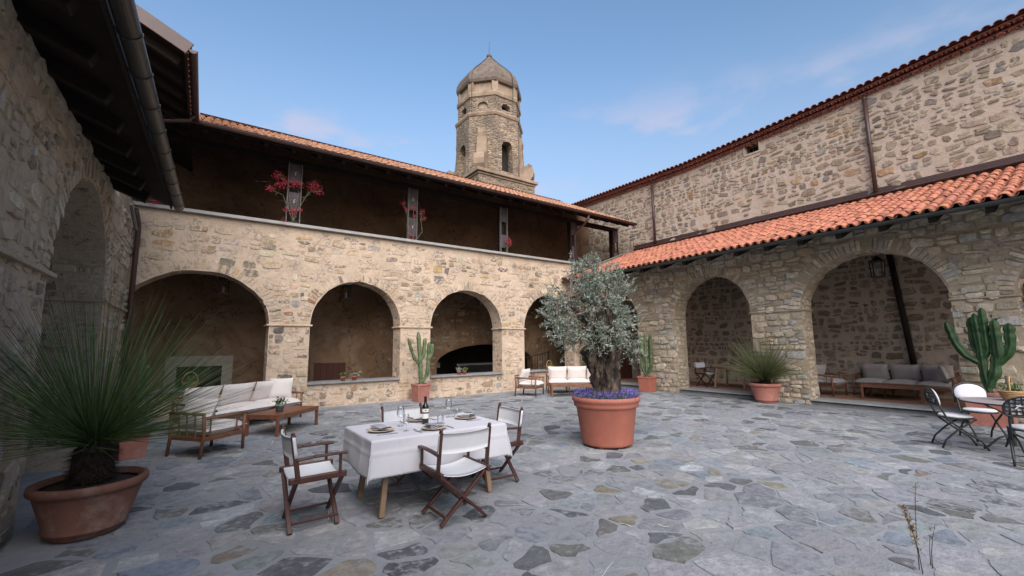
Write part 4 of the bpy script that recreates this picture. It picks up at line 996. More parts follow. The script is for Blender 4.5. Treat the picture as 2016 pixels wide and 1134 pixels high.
# ---- things on the table (table top z .762)
ZT = .7635
def plate_setting(x, y, rz, where):
    t = thing('dinner_plate', 'cream dinner plate with raised rim, %s' % where, 'plate', (x, y, ZT), 0, 'plates on the laid table')
    mb = MB(); mb.lathe([(.0, .006), (.085, .006), (.10, .012), (.135, .021), (.137, .024), (.132, .025), (.098, .017), (.083, .011), (.0, .011)][::-1], 36, cap0=False); mb.build('dish', 'plate', t, smooth=True)
    n = thing('napkin', 'folded white napkin lying on the plate, %s' % where, 'napkin', (x, y, ZT+.021), rz+.3, 'napkins on the plates')
    for k in range(3):
        mb = MB(); vs = []; q = 8
        for i in range(q+1):
            for j in (0, 1):
                u = -.105+.21*i/q; vs.append((u, -.055+.11*j+.01*math.sin(u*30+k), .004+k*.009+.007*math.sin(u*24+k*1.3)+.012*(u/.1)**2))
        vs += [(a, b_, c+.006) for a, b_, c in vs]; M_ = 2*(q+1)
        f1 = [(2*i, 2*i+2, 2*i+3, 2*i+1) for i in range(q)]
        mb.add(vs, f1+[tuple(M_+w for w in reversed(f)) for f in f1]+[(2*i, 2*i+2, M_+2*i+2, M_+2*i) for i in range(q)]+[(2*i+1, 2*i+3, M_+2*i+3, M_+2*i+1) for i in range(q)]); mb.build('fold', 'linen', n, smooth=True)
    for nm, dx, sgn in (('fork', -.19, -1), ('knife', .185, 1)):
        c, s_ = math.cos(rz), math.sin(rz); px, py = x+dx*c, y+dx*s_
        tt = thing(nm, 'steel %s beside the plate, %s' % (nm, where), nm, (px, py, ZT), rz, 'cutlery on the laid table')
        mb = MB(); mb.bar((0, -.10, .004), (0, .02, .004), .011, .004); mb.build('handle', 'steel', tt, bevel=.001)
        if nm == 'knife':
            mb = MB(); mb.bar((0, .02, .004), (0, .11, .004), .017, .002); mb.build('blade', 'steel', tt)
        else:
            mb = MB(); mb.bar((0, .02, .005), (0, .05, .006), .020, .003); mb.build('neck', 'steel', tt)
            for k in range(4):
                mb = MB(); mb.bar((-.0082+k*.0055, .05, .006), (-.0082+k*.0055, .095, .007), .003, .003); mb.build('tine', 'steel', tt)
for x, y, rz, wh in ((1.58, 4.62, -PI/2, 'at the left end of the table'), (2.08, 4.40, 0, 'nearest the viewer'), (2.68, 4.78, PI/2, 'at the right end of the table'), (2.14, 4.98, PI, 'on the far side beside the bottle')):
    plate_setting(x, y, rz, wh)
def goblet(x, y, lab, s=1.0):
    t = thing('wine_glass', lab, 'glass', (x, y, ZT), 0, 'stemmed wine glasses'); t.scale = (s, s, s)
    mb = MB(); mb.lathe([(.036, .0), (.036, .002), (.02, .004), (.0045, .008), (.004, .05), (.0045, .085), (.008, .09)], 24, cap0=True); mb.build('stem', 'glass', t, smooth=True)
    out = [(.008, .09), (.03, .10), (.042, .122), (.044, .145), (.038, .185), (.033, .215)]
    mb = MB(); mb.lathe(out+[(r-.0012, z) for r, z in out[::-1][:-1]]+[(.001, .092)], 24, cap0=False); mb.build('bowl', 'glass', t, smooth=True)
def tumbler(x, y, lab):
    t = thing('water_tumbler', lab, 'glass', (x, y, ZT), 0, 'stemless water glasses')
    out = [(.026, 0), (.036, .012), (.04, .04), (.038, .07), (.034, .09)]
    mb = MB(); mb.lathe(out+[(r-.0015, max(z, .004)) for r, z in out[::-1]], 24); mb.build('bowl', 'glass', t, smooth=True)
goblet(1.86, 4.80, 'tall wine glass left of the bottle'); goblet(2.56, 5.0, 'tall wine glass right of the bottle')
goblet(1.80, 4.48, 'smaller stemmed glass in front between the two nearest plates', .8)
tumbler(2.28, 4.66, 'low tumbler just right of the wine bottle'); tumbler(2.68, 5.0, 'low tumbler by the right hand wine glass')
for i, (x, y) in enumerate(((1.93, 4.36), (1.89, 4.35))):
    tt = thing('spoon', 'small dessert spoon lying at the near table edge, %s of the pair' % ('right' if i == 0 else 'left'), 'spoon', (x, y, ZT), .4, 'dessert spoons')
    mb = MB(); mb.bar((0, -.05, .003), (0, .03, .004), .006, .003); mb.build('handle', 'steel', tt); mb = MB(); mb.lathe([(0, 0), (.008, .001), (.011, .005)], 10, (0, .042, .001), sy=1.5); mb.build('bowl', 'steel', tt)
bt = thing('wine_bottle', 'dark red wine bottle with white and black label standing on the tablecloth', 'bottle', (2.13, 4.74, ZT))
mb = MB(); mb.lathe([(.034, 0), (.0375, .006), (.0375, .185), (.034, .205), (.018, .228), (.0145, .24), (.0145, .296), (.016, .298), (.016, .306), (.013, .308)], 32, cap1=True); mb.build('body', 'bottle_glass', bt, smooth=True)
mb = MB(); mb.lathe([(.0152, .245), (.0152, .295), (.0168, .297), (.0168, .308), (.0, .3095)], 24, cap0=False); mb.build('foil_cap', 'foil', bt, smooth=True)
for z0, z1, mt in ((.135, .172, 'label_white'), (.119, .135, 'foil'), (.065, .119, 'label_white')):
    mb = MB(); mb.lathe([(.0381, z0), (.0381, z1)], 32, cap0=False); mb.build('label', mt, bt, smooth=True)
mb = MB()
for k in range(3):
    a = R(-118)+k*.16; c = (.0386*math.cos(a), .0386*math.sin(a), .155); mb.box(c, (.002, .0045, .012), Matrix.Rotation(a, 3, 'Z'))
mb.build('label_print', 'foil', bt)

# ---- lounge furniture in teak with cushions; faces +y
def armchair(label, group, cm='cushion', W=.74, Dp=.74):
    t = thing('lounge_armchair', label, 'armchair', group=group); w, d = W/2-.03, Dp/2-.03
    for s_ in (-1, 1):
        mb = MB(); mb.tube([(s_*w, d, 0), (s_*w, d, .56)], [.022, .026], 10); mb.build('leg', 'teak', t, smooth=True)
        mb = MB(); mb.tube([(s_*w, -d-.04, 0), (s_*w, -d, .35), (s_*w, -d-.03, .66)], [.022, .026, .024], 10); mb.build('leg', 'teak', t, smooth=True)
        mb = MB(); mb.tube([(s_*w, -d-.03, .575), (s_*w, d+.05, .565)], .024, 10); mb.build('armrest', 'teak', t, smooth=True)
        mb = MB(); mb.bar((s_*w, -d, .27), (s_*w, d, .27), .03, .06); mb.build('side_rail', 'teak', t, bevel=.006)
        for k in (-.33, .33):
            mb = MB(); mb.tube([(s_*w, d*k*2-.02, .29), (s_*w, d*k*2-.02, .56)], .011, 8); mb.build('spindle', 'teak', t)
    for y in (-d, d):
        mb = MB(); mb.bar((-w, y, .27), (w, y, .27), .03, .06); mb.build('cross_rail', 'teak', t, bevel=.006)
    mb = MB(); mb.tube([(-w-.02, -d-.03, .645), (w+.02, -d-.03, .645)], .022, 10); mb.build('back_rail', 'teak', t, smooth=True)
    for k in (-.5, 0, .5):
        mb = MB(); mb.tube([(k*w, -d, .29), (k*w, -d-.03, .64)], .011, 8); mb.build('spindle', 'teak', t)
    mb = MB(); mb.box((0, 0, .285), (W-.1, Dp-.1, .02)); mb.build('seat_slats', 'teak', t)
    xf(cushion(W-.1, Dp-.0, .20), T(0, .06, .375)).build('seat_cushion', cm, t, smooth=True)
    xf(cushion(W-.12, .48, .19), T(0, -d+.14, .63) @ RX(R(68))).build('back_cushion', cm, t, smooth=True)
    return t
def sofa(label, group, cm='cushion', W=2.15, Dp=.80, n=3, arms=(1, 1)):
    t = thing('lounge_sofa', label, 'sofa', group=group); w, d = W/2-.03, Dp/2-.03
    for s_ in (-1, 1):
        mb = MB(); mb.tube([(s_*w, d, 0), (s_*w, d, .56)], [.022, .026], 10); mb.build('leg', 'teak', t, smooth=True)
        mb = MB(); mb.tube([(s_*w, -d-.04, 0), (s_*w, -d, .35), (s_*w, -d-.03, .70)], [.022, .026, .024], 10); mb.build('leg', 'teak', t, smooth=True)
        mb = MB(); mb.tube([(s_*w, -d-.03, .575), (s_*w, d+.05, .565)], .024, 10); mb.build('armrest', 'teak', t, smooth=True)
        mb = MB(); mb.bar((s_*w, -d, .27), (s_*w, d, .27), .03, .06); mb.build('side_rail', 'teak', t, bevel=.006)
        for k in (-.33, .33):
            mb = MB(); mb.tube([(s_*w, d*k*2-.02, .29), (s_*w, d*k*2-.02, .56)], .011, 8); mb.build('spindle', 'teak', t)
    for x in (-w/3, w/3):
        for y in (-d, d):
            mb = MB(); mb.bar((x, y, 0), (x, y, .25), .04, .04); mb.build('leg', 'teak', t, bevel=.004)
    for y in (-d, d):
        mb = MB(); mb.bar((-w, y, .27), (w, y, .27), .03, .06); mb.build('cross_rail', 'teak', t, bevel=.006)
    mb = MB(); mb.tube([(-w-.02, -d-.03, .68), (w+.02, -d-.03, .68)], .022, 10); mb.build('back_rail', 'teak', t, smooth=True)
    for k in range(-5, 6):
        mb = MB(); mb.tube([(k*w/6, -d, .29), (k*w/6, -d-.03, .67)], .011, 8); mb.build('spindle', 'teak', t)
    mb = MB(); mb.box((0, 0, .285), (W-.1, Dp-.1, .02)); mb.build('seat_slats', 'teak', t)
    cw = (W-.12)/n
    for k in range(n):
        x = -(W-.12)/2+cw*(k+.5)
        xf(cushion(cw+.01, Dp-.0, .20), T(x, .06, .375)).build('seat_cushion', cm, t, smooth=True)
        xf(cushion(cw-.02, .50, .19), T(x, -d+.14, .645) @ RX(R(68))).build('back_cushion', cm, t, smooth=True)
    return t
def coffee_table(label, group, L=1.25, W=.70, H=.39):
    t = thing('coffee_table', label, 'coffee table', group=group)
    for k in range(6):
        mb = MB(); mb.box((0, -W/2+W/12+k*W/6, H-.011), (L, W/6-.004, .022)); mb.build('slat', 'teak', t, bevel=.003)
    for s_ in (-1, 1):
        mb = MB(); mb.box((0, s_*(W/2-.014), H-.052), (L-.03, .024, .06)); mb.build('apron', 'teak', t, bevel=.003); mb = MB(); mb.box((s_*(L/2-.014), 0, H-.052), (.024, W-.03, .06)); mb.build('apron', 'teak', t, bevel=.003)
        for q in (-1, 1):
            mb = MB(); mb.box((s_*(L/2-.03), q*(W/2-.03), (H-.02)/2), (.05, .05, H-.02)); mb.build('leg', 'teak', t, bevel=.005)
    return t
GL, GF, GP = 'lounge set in front of the first arch', 'lounge set in the far corner', 'lounge set inside the portico'
Z0 = .008
ac = armchair('teak armchair seen from behind beside the spiky grass tree', GL); ac.location = (.16, 8.67, Z0); ac.rotation_euler = (0, 0, math.atan2(.61, .79)-PI/2)
sl = sofa('long pale sofa near the wall below the first arch', GL, W=2.45); sl.location = (.80, 11.12, Z0); sl.rotation_euler = (0, 0, math.atan2(-.817, .576)-PI/2)
pil = xf(cushion(.50, .48, .17), T(0, 0, .24) @ RX(R(78))); o = pil.build('throw_cushion', 'cushion', None, smooth=True); o.location = (1.56, 11.66, .45); o.rotation_euler = (0, 0, -.35); tag(o, 'square pale cushion leaning in the right end of the sofa below the first arch', 'cushion')
ct = coffee_table('teak coffee table with small sage pot in front of the long sofa', GL); ct.location = (1.42, 9.95, Z0); ct.rotation_euler = (0, 0, R(45)); 
a2 = dup(ac, (8.85, 11.5, Z0), math.atan2(-.87, .5)-PI/2, 'teak armchair with pale cushions in the far corner left of the olive'); a2['group'] = GF
s2 = dup(sl, (10.66, 11.12, Z0), math.atan2(-.815, -.579)-PI/2, 'pale sofa in the far corner partly behind the olive trunk'); s2['group'] = GF; s2.scale = (.88, 1, 1)
c2 = dup(ct, (9.72, 10.52, Z0), -YAW, 'teak coffee table in the far corner partly behind the olive tub'); c2['group'] = GF
a3 = armchair('teak armchair with grey cushions inside the portico beside the stone pier', GP, 'cushion_grey'); a3.location = (14.85, 5.18, FR); a3.rotation_euler = (0, 0, PI-.15)
s3 = sofa('grey cushioned sofa against the church wall inside the portico', GP, 'cushion_grey', W=2.1); s3.location = (15.62, 3.62, FR); s3.rotation_euler = (0, 0, PI/2)
c3 = dup(ct, (14.75, 3.62, FR), PI/2, 'teak coffee table in the portico before the grey sofa'); c3['group'] = GP
pil = xf(cushion(.46, .44, .16), T(0, 0, .22) @ RX(R(74))); o = pil.build('throw_cushion', 'cushion_grey', None, smooth=True); o.location = (15.45, 2.78, FR+.44); o.rotation_euler = (0, 0, R(15)); tag(o, 'grey cushion leaning in the right end of the portico sofa', 'cushion')
# ------------------------------------------------------------------ bistro set (black iron, oval lattice backs)
def ellipse_pts(a, b_, n, f): return [f(a*math.cos(2*PI*k/n), b_*math.sin(2*PI*k/n)) for k in range(n+1)]
def bistro_chair(label):
    t = thing('bistro_chair', label, 'chair', group='black iron bistro chairs')
    # faces +y. crossed curved legs on each side
    for s_ in (-1, 1):
        x = s_*.20
        mb = MB(); mb.tube([(x, -.26, .0), (x, -.21, .12), (x, -.06, .28), (x, .10, .40), (x, .17, .45)], .0135, 8); mb.build('leg', 'black_iron', t, smooth=True)
        mb = MB(); mb.tube([(x-s_*.015, .27, .0), (x-s_*.015, .20, .13), (x-s_*.015, .02, .27), (x-s_*.015, -.15, .42), (x-s_*.015, -.20, .55), (x-s_*.02, -.235, .66), (x-s_*.05, -.25, .70)], .0135, 8); mb.build('leg', 'black_iron', t, smooth=True)
    for y in (-.235, .235):
        mb = MB(); mb.tube([(-.2, y, .05), (.2, y, .05)], .007, 6); mb.build('stretcher', 'black_iron', t)
    mb = MB(); mb.tube(ellipse_pts(.205, .20, 28, lambda a, b_: (a, b_, .452)), .012, 6, cap=False); mb.build('seat_ring', 'black_iron', t, smooth=True)
    mb = MB(); mb.lathe([(0, .455), (.19, .455), (.205, .465), (.205, .48), (.19, .492), (.0, .497)][::-1], 28, cap0=False, sy=.97); mb.build('seat_cushion', 'cushion_white', t, smooth=True)
    tl = R(-9); cz, cy = .735, -.262
    f = lambda a, b_, o=0.: (a, cy+b_*math.sin(tl)+o, cz+b_*math.cos(tl))
    DS = lambda a, b_, n: [(a*math.copysign(abs(math.cos(t))**(1 if math.sin(t) > 0 else .45), math.cos(t)), b_*math.sin(t) if math.sin(t) > 0 else -.10*(1-(1-abs(math.sin(t)))**2.5)) for t in [2*PI*k/n for k in range(n+1)]]
    mb = MB(); mb.tube([f(p, q) for p, q in DS(.225, .165, 40)], .013, 6, cap=False); fr = mb.build('back_frame', 'black_iron', t, smooth=True)
    for k in range(-3, 4):
        a = k*.055; h = .165*math.sqrt(max(0, 1-(a/.225)**2)); mb = MB(); mb.bar(f(a, -.10), f(a, h), .017, .003, (0, 1, 0)); mb.build('lattice_strip', 'black_iron', fr)
    for k in range(-2, 3):
        b_ = k*.05+.02; w = .225*math.sqrt(max(0, 1-(max(b_, 0)/.165)**2)); mb = MB(); mb.bar(f(-w, b_, .004), f(w, b_, .004), .017, .003, (0, 1, 0)); mb.build('lattice_strip', 'black_iron', fr)
    mb = MB(); n = 28; vs = []
    for rr, o in ((.94, .012), (1.0, .022), (.97, .036), (.6, .045)):
        vs += [f(p*rr, q*rr, o) for p, q in DS(.21, .152, n)[:-1]]
    fs = [(i*n+k, i*n+(k+1) % n, (i+1)*n+(k+1) % n, (i+1)*n+k) for i in range(3) for k in range(n)]+[tuple(range(n)), tuple(3*n+k for k in range(n))]
    mb.add(vs, fs); mb.build('back_cushion', 'cushion_white', t, smooth=True)
    for a, b_ in ((-.09, .03), (.10, -.04)):
        mb = MB(); mb.bar(f(a-.03, b_-.03, -.006), f(a+.02, b_+.03, -.006), .014, .004, (0, 1, 0)); mb.bar(f(a-.02, b_+.02, -.008), f(a+.035, b_+.01, -.008), .012, .004, (0, 1, 0)); mb.build('cushion_tie', 'cushion_white', t)
    return t
bc = bistro_chair('bistro chair with lattice back on the left side of the round table'); bc.location = (9.70, 1.68, .008); bc.rotation_euler = (0, 0, R(-152))
dup(bc, (10.72, 1.55, .008), R(120), 'bistro chair showing its white back cushion behind the round table')
dup(bc, (9.05, .86, .008), R(-82), 'bistro chair with lattice back nearest the viewer at the right edge')
dup(bc, (10.62, .82, .008), R(80), 'bistro chair at the far right edge half hidden by the basket')
bt_ = thing('bistro_table', 'round pale mosaic table on black iron foot at the right edge', 'table', (9.88, 1.12, .008))
mb = MB(); mb.lathe([(0, .70), (.50, .70), (.515, .708), (.515, .722), (.50, .73), (0, .73)][::-1], 48, cap0=False); mb.build('table_top', 'mosaic', bt_, smooth=False)
mb = MB(); mb.tube(ellipse_pts(.516, .516, 48, lambda a, b_: (a, b_, .712)), .012, 6, cap=False); mb.build('rim', 'black_iron', bt_)
mb = MB(); mb.tube([(0, 0, .08), (0, 0, .70)], .028, 10); mb.build('column', 'black_iron', bt_)
for k in range(4):
    a = k*PI/2+.4; c, s_ = math.cos(a), math.sin(a); mb = MB(); mb.tube([(c*.02, s_*.02, .25), (c*.16, s_*.16, .18), (c*.27, s_*.27, .06), (c*.33, s_*.33, .012)], .014, 8); mb.build('foot', 'black_iron', bt_, smooth=True)
    mb = MB(); mb.tube([(c*.02, s_*.02, .52), (c*.14, s_*.14, .60), (c*.3, s_*.3, .69)], .010, 8); mb.build('brace', 'black_iron', bt_, smooth=True)

# ------------------------------------------------------------------ plant helpers
def leaf_mesh(P, Dv, L, Wd, tints=None, fold=0., seed=0):
    """many diamond leaves: P bases, Dv unit directions, L lengths, Wd widths"""
    rs = np.random.RandomState(seed); n = len(P); P = np.asarray(P, float); Dv = np.asarray(Dv, float); Dv /= np.linalg.norm(Dv, axis=1, keepdims=True)+1e-9
    rv = rs.randn(n, 3); S = np.cross(Dv, rv); S /= np.linalg.norm(S, axis=1, keepdims=True)+1e-9
    L = np.asarray(L).reshape(-1, 1); Wd = np.asarray(Wd).reshape(-1, 1)
    N = np.cross(Dv, S)
    v = np.stack([P, P+Dv*L*.45+S*Wd*.5+N*Wd*fold, P+Dv*L, P+Dv*L*.45-S*Wd*.5+N*Wd*fold], 1).reshape(-1, 3)
    f = np.arange(4*n).reshape(n, 4)
    mb = MB(); mb.v = [tuple(q) for q in v.tolist()]; mb.f = [tuple(q) for q in f.tolist()]
    if tints is None: k = rs.uniform(.6, 1.4, n); mb.c = [(a, a, a) for a in k]
    else: mb.c = tints
    return mb
def blades(n, base_r, L, rs, elev_lo=-.15, width=.005, droop=.25, z0=0., seg=4):
    mb = MB()
    for i in range(n):
        az = rs.uniform(0, 2*PI); e = math.asin(min(1, max(-1, elev_lo+(1-elev_lo)*rs.uniform(0, 1)**.62))); l = rs.uniform(*L)*(.84+.16*max(0, math.sin(e)))
        d = Vector((math.cos(az)*math.cos(e), math.sin(az)*math.cos(e), math.sin(e))); p = Vector((math.cos(az)*base_r*rs.uniform(.2, 1), math.sin(az)*base_r*rs.uniform(.2, 1), z0+rs.uniform(-.05, .05)))
        sd_ = d.cross(Vector((rs.gauss(0, 1), rs.gauss(0, 1), rs.gauss(0, 1)))).normalized(); pts = []; q = p.copy(); dd = d.copy()
        for k in range(seg+1):
            pts.append(q.copy()); q = q+dd*l/seg; dd = (dd+Vector((0, 0, -droop*rs.uniform(.2, 1)*l/seg*math.cos(e)))).normalized()
        vs = []
        for k, c in enumerate(pts):
            w = width*(1-.75*k/seg); vs += [c-sd_*w/2, c+sd_*w/2]
        t = rs.uniform(.55, 1.5); mb.add(vs, [(2*k, 2*k+1, 2*k+3, 2*k+2) for k in range(seg)], (t*rs.uniform(.9, 1.15), t, t*rs.uniform(.8, 1.1)))
    return mb
def round_pot(t, prof, mat, soil_r, soil_z, n=48, rim_from=None):
    mb = MB(); mb.lathe(prof, n); p = mb.build('pot', mat, t, smooth=True)
    mb = MB(); mb.lathe([(soil_r, -.02), (soil_r*.7, .0), (soil_r*.3, .015), (0.001, .02)], 24, (0, 0, soil_z), cap0=True); mb.build('soil', 'soil', t, smooth=True)
    return p
def square_planter(t, w, h, mat='terracotta_pink', taper=.86):
    mb = MB(); a, b_ = w/2*taper, w/2
    def ring(r, z): return [(-r, -r, z), (r, -r, z), (r, r, z), (-r, r, z)]
    prof = [(a, 0), (b_*.97, h-.07), (b_*1.04, h-.065), (b_*1.05, h-.01), (b_*1.03, h), (b_*.90, h), (b_*.88, h-.06)]
    vs = [v for r_, z in prof for v in ring(r_, z)]; fs = [(i*4+k, i*4+(k+1) % 4, (i+1)*4+(k+1) % 4, (i+1)*4+k) for i in range(len(prof)-1) for k in range(4)]+[(3, 2, 1, 0)]
    mb.add(vs, fs); mb.build('planter', mat, t, bevel=.008)
    mb = MB(); r_ = b_*.885; mb.quad(*ring(r_, h-.05)); mb.build('soil', 'soil', t)
def cactus_arm(pts, rad, ribs=5, rs=None, wave=26., step=.03):
    pts = [Vector(p) for p in pts]; # resample
    dense = []; 
    for a, b_ in zip(pts, pts[1:]):
        k = max(2, int((b_-a).length/step))
        dense += [a.lerp(b_, q/k) for q in range(k)]
    dense.append(pts[-1]); mb = MB(); n = ribs*4; vs = []; ref = None; N = len(dense)
    for i, p in enumerate(dense):
        d = (dense[min(i+1, N-1)]-dense[max(i-1, 0)]).normalized()
        if ref is None: ref = d.orthogonal().normalized()
        ref = (ref-d*ref.dot(d)).normalized(); b_ = d.cross(ref); f = i/(N-1)
        r0 = rad*(1 if f < .86 else math.sqrt(max(.02, 1-((f-.86)/.14)**2)))*(.82+.18*min(1, f*4))*(1+.10*math.sin(i*step*wave*(1+.1*math.sin(i*.3))))
        for k in range(n):
            a = 2*PI*k/n; rr = r0*(.62+.38*(abs(math.cos(ribs*a/2)))**1.2); vs.append(p+(ref*math.cos(a)+b_*math.sin(a))*rr)
    fs = [(i*n+k, i*n+(k+1) % n, (i+1)*n+(k+1) % n, (i+1)*n+k) for i in range(N-1) for k in range(n)]+[tuple((N-1)*n+k for k in range(n))]
    t = rs.uniform(.8, 1.2) if rs else 1; mb.add(vs, fs, (t, t, t)); return mb

# ---- olive in the big tub
OX, OY = 5.54, 5.13
ol = thing('potted_olive_tree', 'gnarled old olive tree with silvery crown in a large round terracotta tub of violet flowers', 'potted tree', (OX, OY, .012))
for k in range(4):
    a = k*PI/2+.5; mb = MB(); mb.box((math.cos(a)*.3, math.sin(a)*.3, .012), (.12, .07, .024), Matrix.Rotation(a, 3, 'Z')); mb.build('pot_foot', 'terracotta', ol)
prof = [(.38, .02), (.405, .03), (.415, .06), (.487, .60), (.50, .615), (.525, .625), (.53, .66), (.535, .70), (.555, .715), (.562, .74), (.558, .775), (.54, .785), (.515, .78), (.50, .72)]
round_pot(ol, prof, 'terracotta', .505, .735, 64)
rs = random.Random(77)
axv = Vector((RT.x, RT.y, 0)).normalized(); fwv = Vector((FW.x, FW.y, 0)).normalized()     # along / across the picture, for the trunk's lean
mb = MB(); n, m_ = 110, 90; vs = []
for i in range(m_+1):
    f = i/m_; z = .70+.98*f
    r0 = .26-.24*f+.34*f*f
    if f > .8: r0 *= max(.25, 1-((f-.8)/.2)**2*.75)
    cxx = axv*(.035*math.sin(f*5+.5))
    for k in range(n):
        a = 2*PI*k/n; tw_ = a+f*1.3; p = Vector((math.cos(tw_), math.sin(tw_), 0))
        v3 = Vector((math.cos(a)*1.1, math.sin(a)*1.1, z*1.1)); rd = mnoise.ridged_multi_fractal(v3*2.6, 1., 2.1, 5, 1, 2, noise_basis='PERLIN_ORIGINAL')
        rr = r0*(1+.15*math.sin(a*3+f*3.2)+.07*math.sin(a*8-f*6)+.26*mnoise.noise(v3*2.4)+.30*(rd-1.1))
        rr -= .11*max(0, mnoise.noise(v3*4.2+Vector((5, 0, 0)))-.05)
        if f < .12: rr *= 1+(.12-f)*2.2*(.6+.5*math.sin(a*5))
        q = p*max(rr, .05)+cxx; vs.append((q.x, q.y, z))
mb.add(vs, [(i*n+k, i*n+(k+1) % n, (i+1)*n+(k+1) % n, (i+1)*n+k) for i in range(m_) for k in range(n)]+[tuple(m_*n+k for k in range(n))])
mb.build('trunk', 'bark', ol, smooth=True)
# crown: clumps placed in an uneven volume around the trunk head
lobes = [((-.22, 0, 2.2), (.50, .50, .56), 42), ((.0, .05, 2.18), (.38, .48, .50), 28), ((-.18, .1, 2.62), (.44, .45, .34), 26), ((-.74, -.05, 2.18), (.18, .30, .36), 18), ((-.66, -.1, 1.80), (.13, .2, .26), 8),
         ((.26, 0, 1.92), (.18, .32, .30), 13), ((.16, .1, 2.52), (.28, .36, .26), 14), ((-.36, -.05, 1.86), (.30, .34, .22), 20), ((.42, .0, 1.60), (.10, .2, .16), 5), ((.06, -.25, 1.85), (.34, .2, .18), 12)]
clumps = []
for (cx, cy, cz), (ra, rb, rc), k in lobes:
    for _ in range(k):
        d = Vector((rs.gauss(0, 1), rs.gauss(0, 1), rs.gauss(0, 1))).normalized()*rs.uniform(.35, 1)**.6
        q = axv*(cx+d.x*ra)+fwv*(cy+d.y*rb); clumps.append(Vector((q.x, q.y, cz+d.z*rc)))
for u, z in ((-.14, 3.02), (-.48, 2.90), (.36, 2.78), (.24, 2.84), (-.06, 2.92), (-.52, 2.78), (-.80, 2.55), (-.92, 2.2), (.40, 2.45), (.46, 2.1), (-.30, 2.9), (.10, 2.88), (-.16, 3.0), (-.42, 2.9)):
    q = axv*u+fwv*rs.uniform(-.1, .1); clumps.append(Vector((q.x, q.y, z)))
limb_heads = []
for k in range(9):
    a = 2*PI*k/9+rs.uniform(-.2, .2); b0 = Vector((math.cos(a)*.13, math.sin(a)*.13, 1.42)); b1 = Vector((math.cos(a)*rs.uniform(.22, .36), math.sin(a)*rs.uniform(.22, .36), rs.uniform(1.7, 1.95)))
    b2 = Vector((b1.x*1.3-.18*axv.x, b1.y*1.3-.18*axv.y, b1.z+rs.uniform(.25, .5)))
    mb = MB(); mb.tube([b0, b0.lerp(b1, .5)+Vector((0, 0, .03)), b1, b2], [.10, .07, .042, .022], 9); mb.build('limb', 'bark', ol, smooth=True); limb_heads += [b1, b2]
tw = MB(); LP, LD, LL, LW = [], [], [], []
for c in clumps:
    h = min(limb_heads, key=lambda q: (q-c).length); mid = h.lerp(c, .5)+Vector((rs.gauss(0, .04), rs.gauss(0, .04), .05))
    tw.tube([h, mid, c], [.011, .008, .005], 4, cap=False)
    out = (c-Vector((-.15*axv.x, -.15*axv.y, 2.0))).normalized()
    for _ in range(rs.randint(5, 7)):
        d = (out*.8+Vector((rs.gauss(0, .6), rs.gauss(0, .6), rs.gauss(.25, .6)))).normalized(); L = rs.uniform(.12, .27); st = c+Vector((rs.gauss(0, .05), rs.gauss(0, .05), rs.gauss(0, .05)))
        if c.z > 2.9: d = (d+Vector((0, 0, 1.2))).normalized()
        e = st+d*L+Vector((0, 0, -.04)); tw.tube([st, st.lerp(e, .5), e], [.004, .003, .002], 3, cap=False)
        for j in range(rs.randint(20, 27)):
            f = rs.uniform(.05, 1.05); p = st.lerp(e, f); ld = (d*.7+Vector((rs.gauss(0, .7), rs.gauss(0, .7), rs.gauss(.1, .7)))).normalized()
            LP.append(p); LD.append(ld); LL.append(rs.uniform(.038, .066)); LW.append(rs.uniform(.010, .016))
tw.build('twigs', 'olive_twig', ol, kind='stuff')
leaf_mesh([tuple(p) for p in LP], [tuple(p) for p in LD], LL, LW, seed=4).build('crown', 'olive_leaf', ol)
rsn = np.random.RandomState(6); k = 3000; a = rsn.uniform(0, 2*PI, k); r_ = .20+.37*rsn.uniform(0, 1, k)**.7; z = .77+.11*rsn.uniform(0, 1, k)-.05*np.clip((r_-.50)/.08, 0, 1)
P = np.stack([np.cos(a)*r_, np.sin(a)*r_, z], 1); Dv = rsn.randn(k, 3); Dv[:, 2] = np.abs(Dv[:, 2])
leaf_mesh(P, Dv, rsn.uniform(.012, .024, k), rsn.uniform(.010, .018, k), seed=5).build('violet_flowers', 'violet', ol, kind='stuff')
k = 4200; a = rsn.uniform(0, 2*PI, k); r_ = .15+.40*rsn.uniform(0, 1, k)**.7; P = np.stack([np.cos(a)*r_, np.sin(a)*r_, .74+.08*rsn.uniform(0, 1, k)], 1); Dv = rsn.randn(k, 3); Dv[:, 2] = np.abs(Dv[:, 2])+.4
leaf_mesh(P, Dv, rsn.uniform(.02, .05, k), rsn.uniform(.005, .01, k), seed=8).build('flower_foliage', 'grass_leaf', ol, kind='stuff')

# ---- grass trees
def caudex(t, r, z0, z1, seed):
    rs = random.Random(seed); mb = MB(); n = 900; vs_ = []
    mb.lathe([(r*.9, z0), (r, z0+(z1-z0)*.4), (r*.92, z1), (r*.4, z1+.05)], 24, cap1=True)
    c = mb.build('stem', 'soil', t, smooth=True); mb = MB()
    for _ in range(n):
        a = rs.uniform(0, 2*PI); z = rs.uniform(z0, z1); d = Vector((math.cos(a), math.sin(a), rs.uniform(-.5, .25))).normalized(); p = Vector((math.cos(a)*r*.9, math.sin(a)*r*.9, z)); s_ = d.cross(Vector((0, 0, 1))).normalized()*.008
        q = p+d*rs.uniform(.03, .075); k = rs.uniform(.5, 1.3); mb.add([p-s_, p+s_, q+s_*.5, q-s_*.5], [(0, 1, 2, 3)], (k, k, k))
    mb.build('old_leaf_bases', 'soil', c, kind='stuff')
gt = thing('potted_grass_tree', 'large spiky grass tree in a wide round terracotta bowl at the left', 'potted plant', (-.76, 5.66, .006))
prof = [(.24, 0), (.26, .02), (.275, .055), (.29, .06), (.292, .08), (.285, .09), (.37, .36), (.375, .385), (.40, .395), (.41, .405), (.415, .43), (.41, .46), (.39, .47), (.365, .465), (.35, .42)]
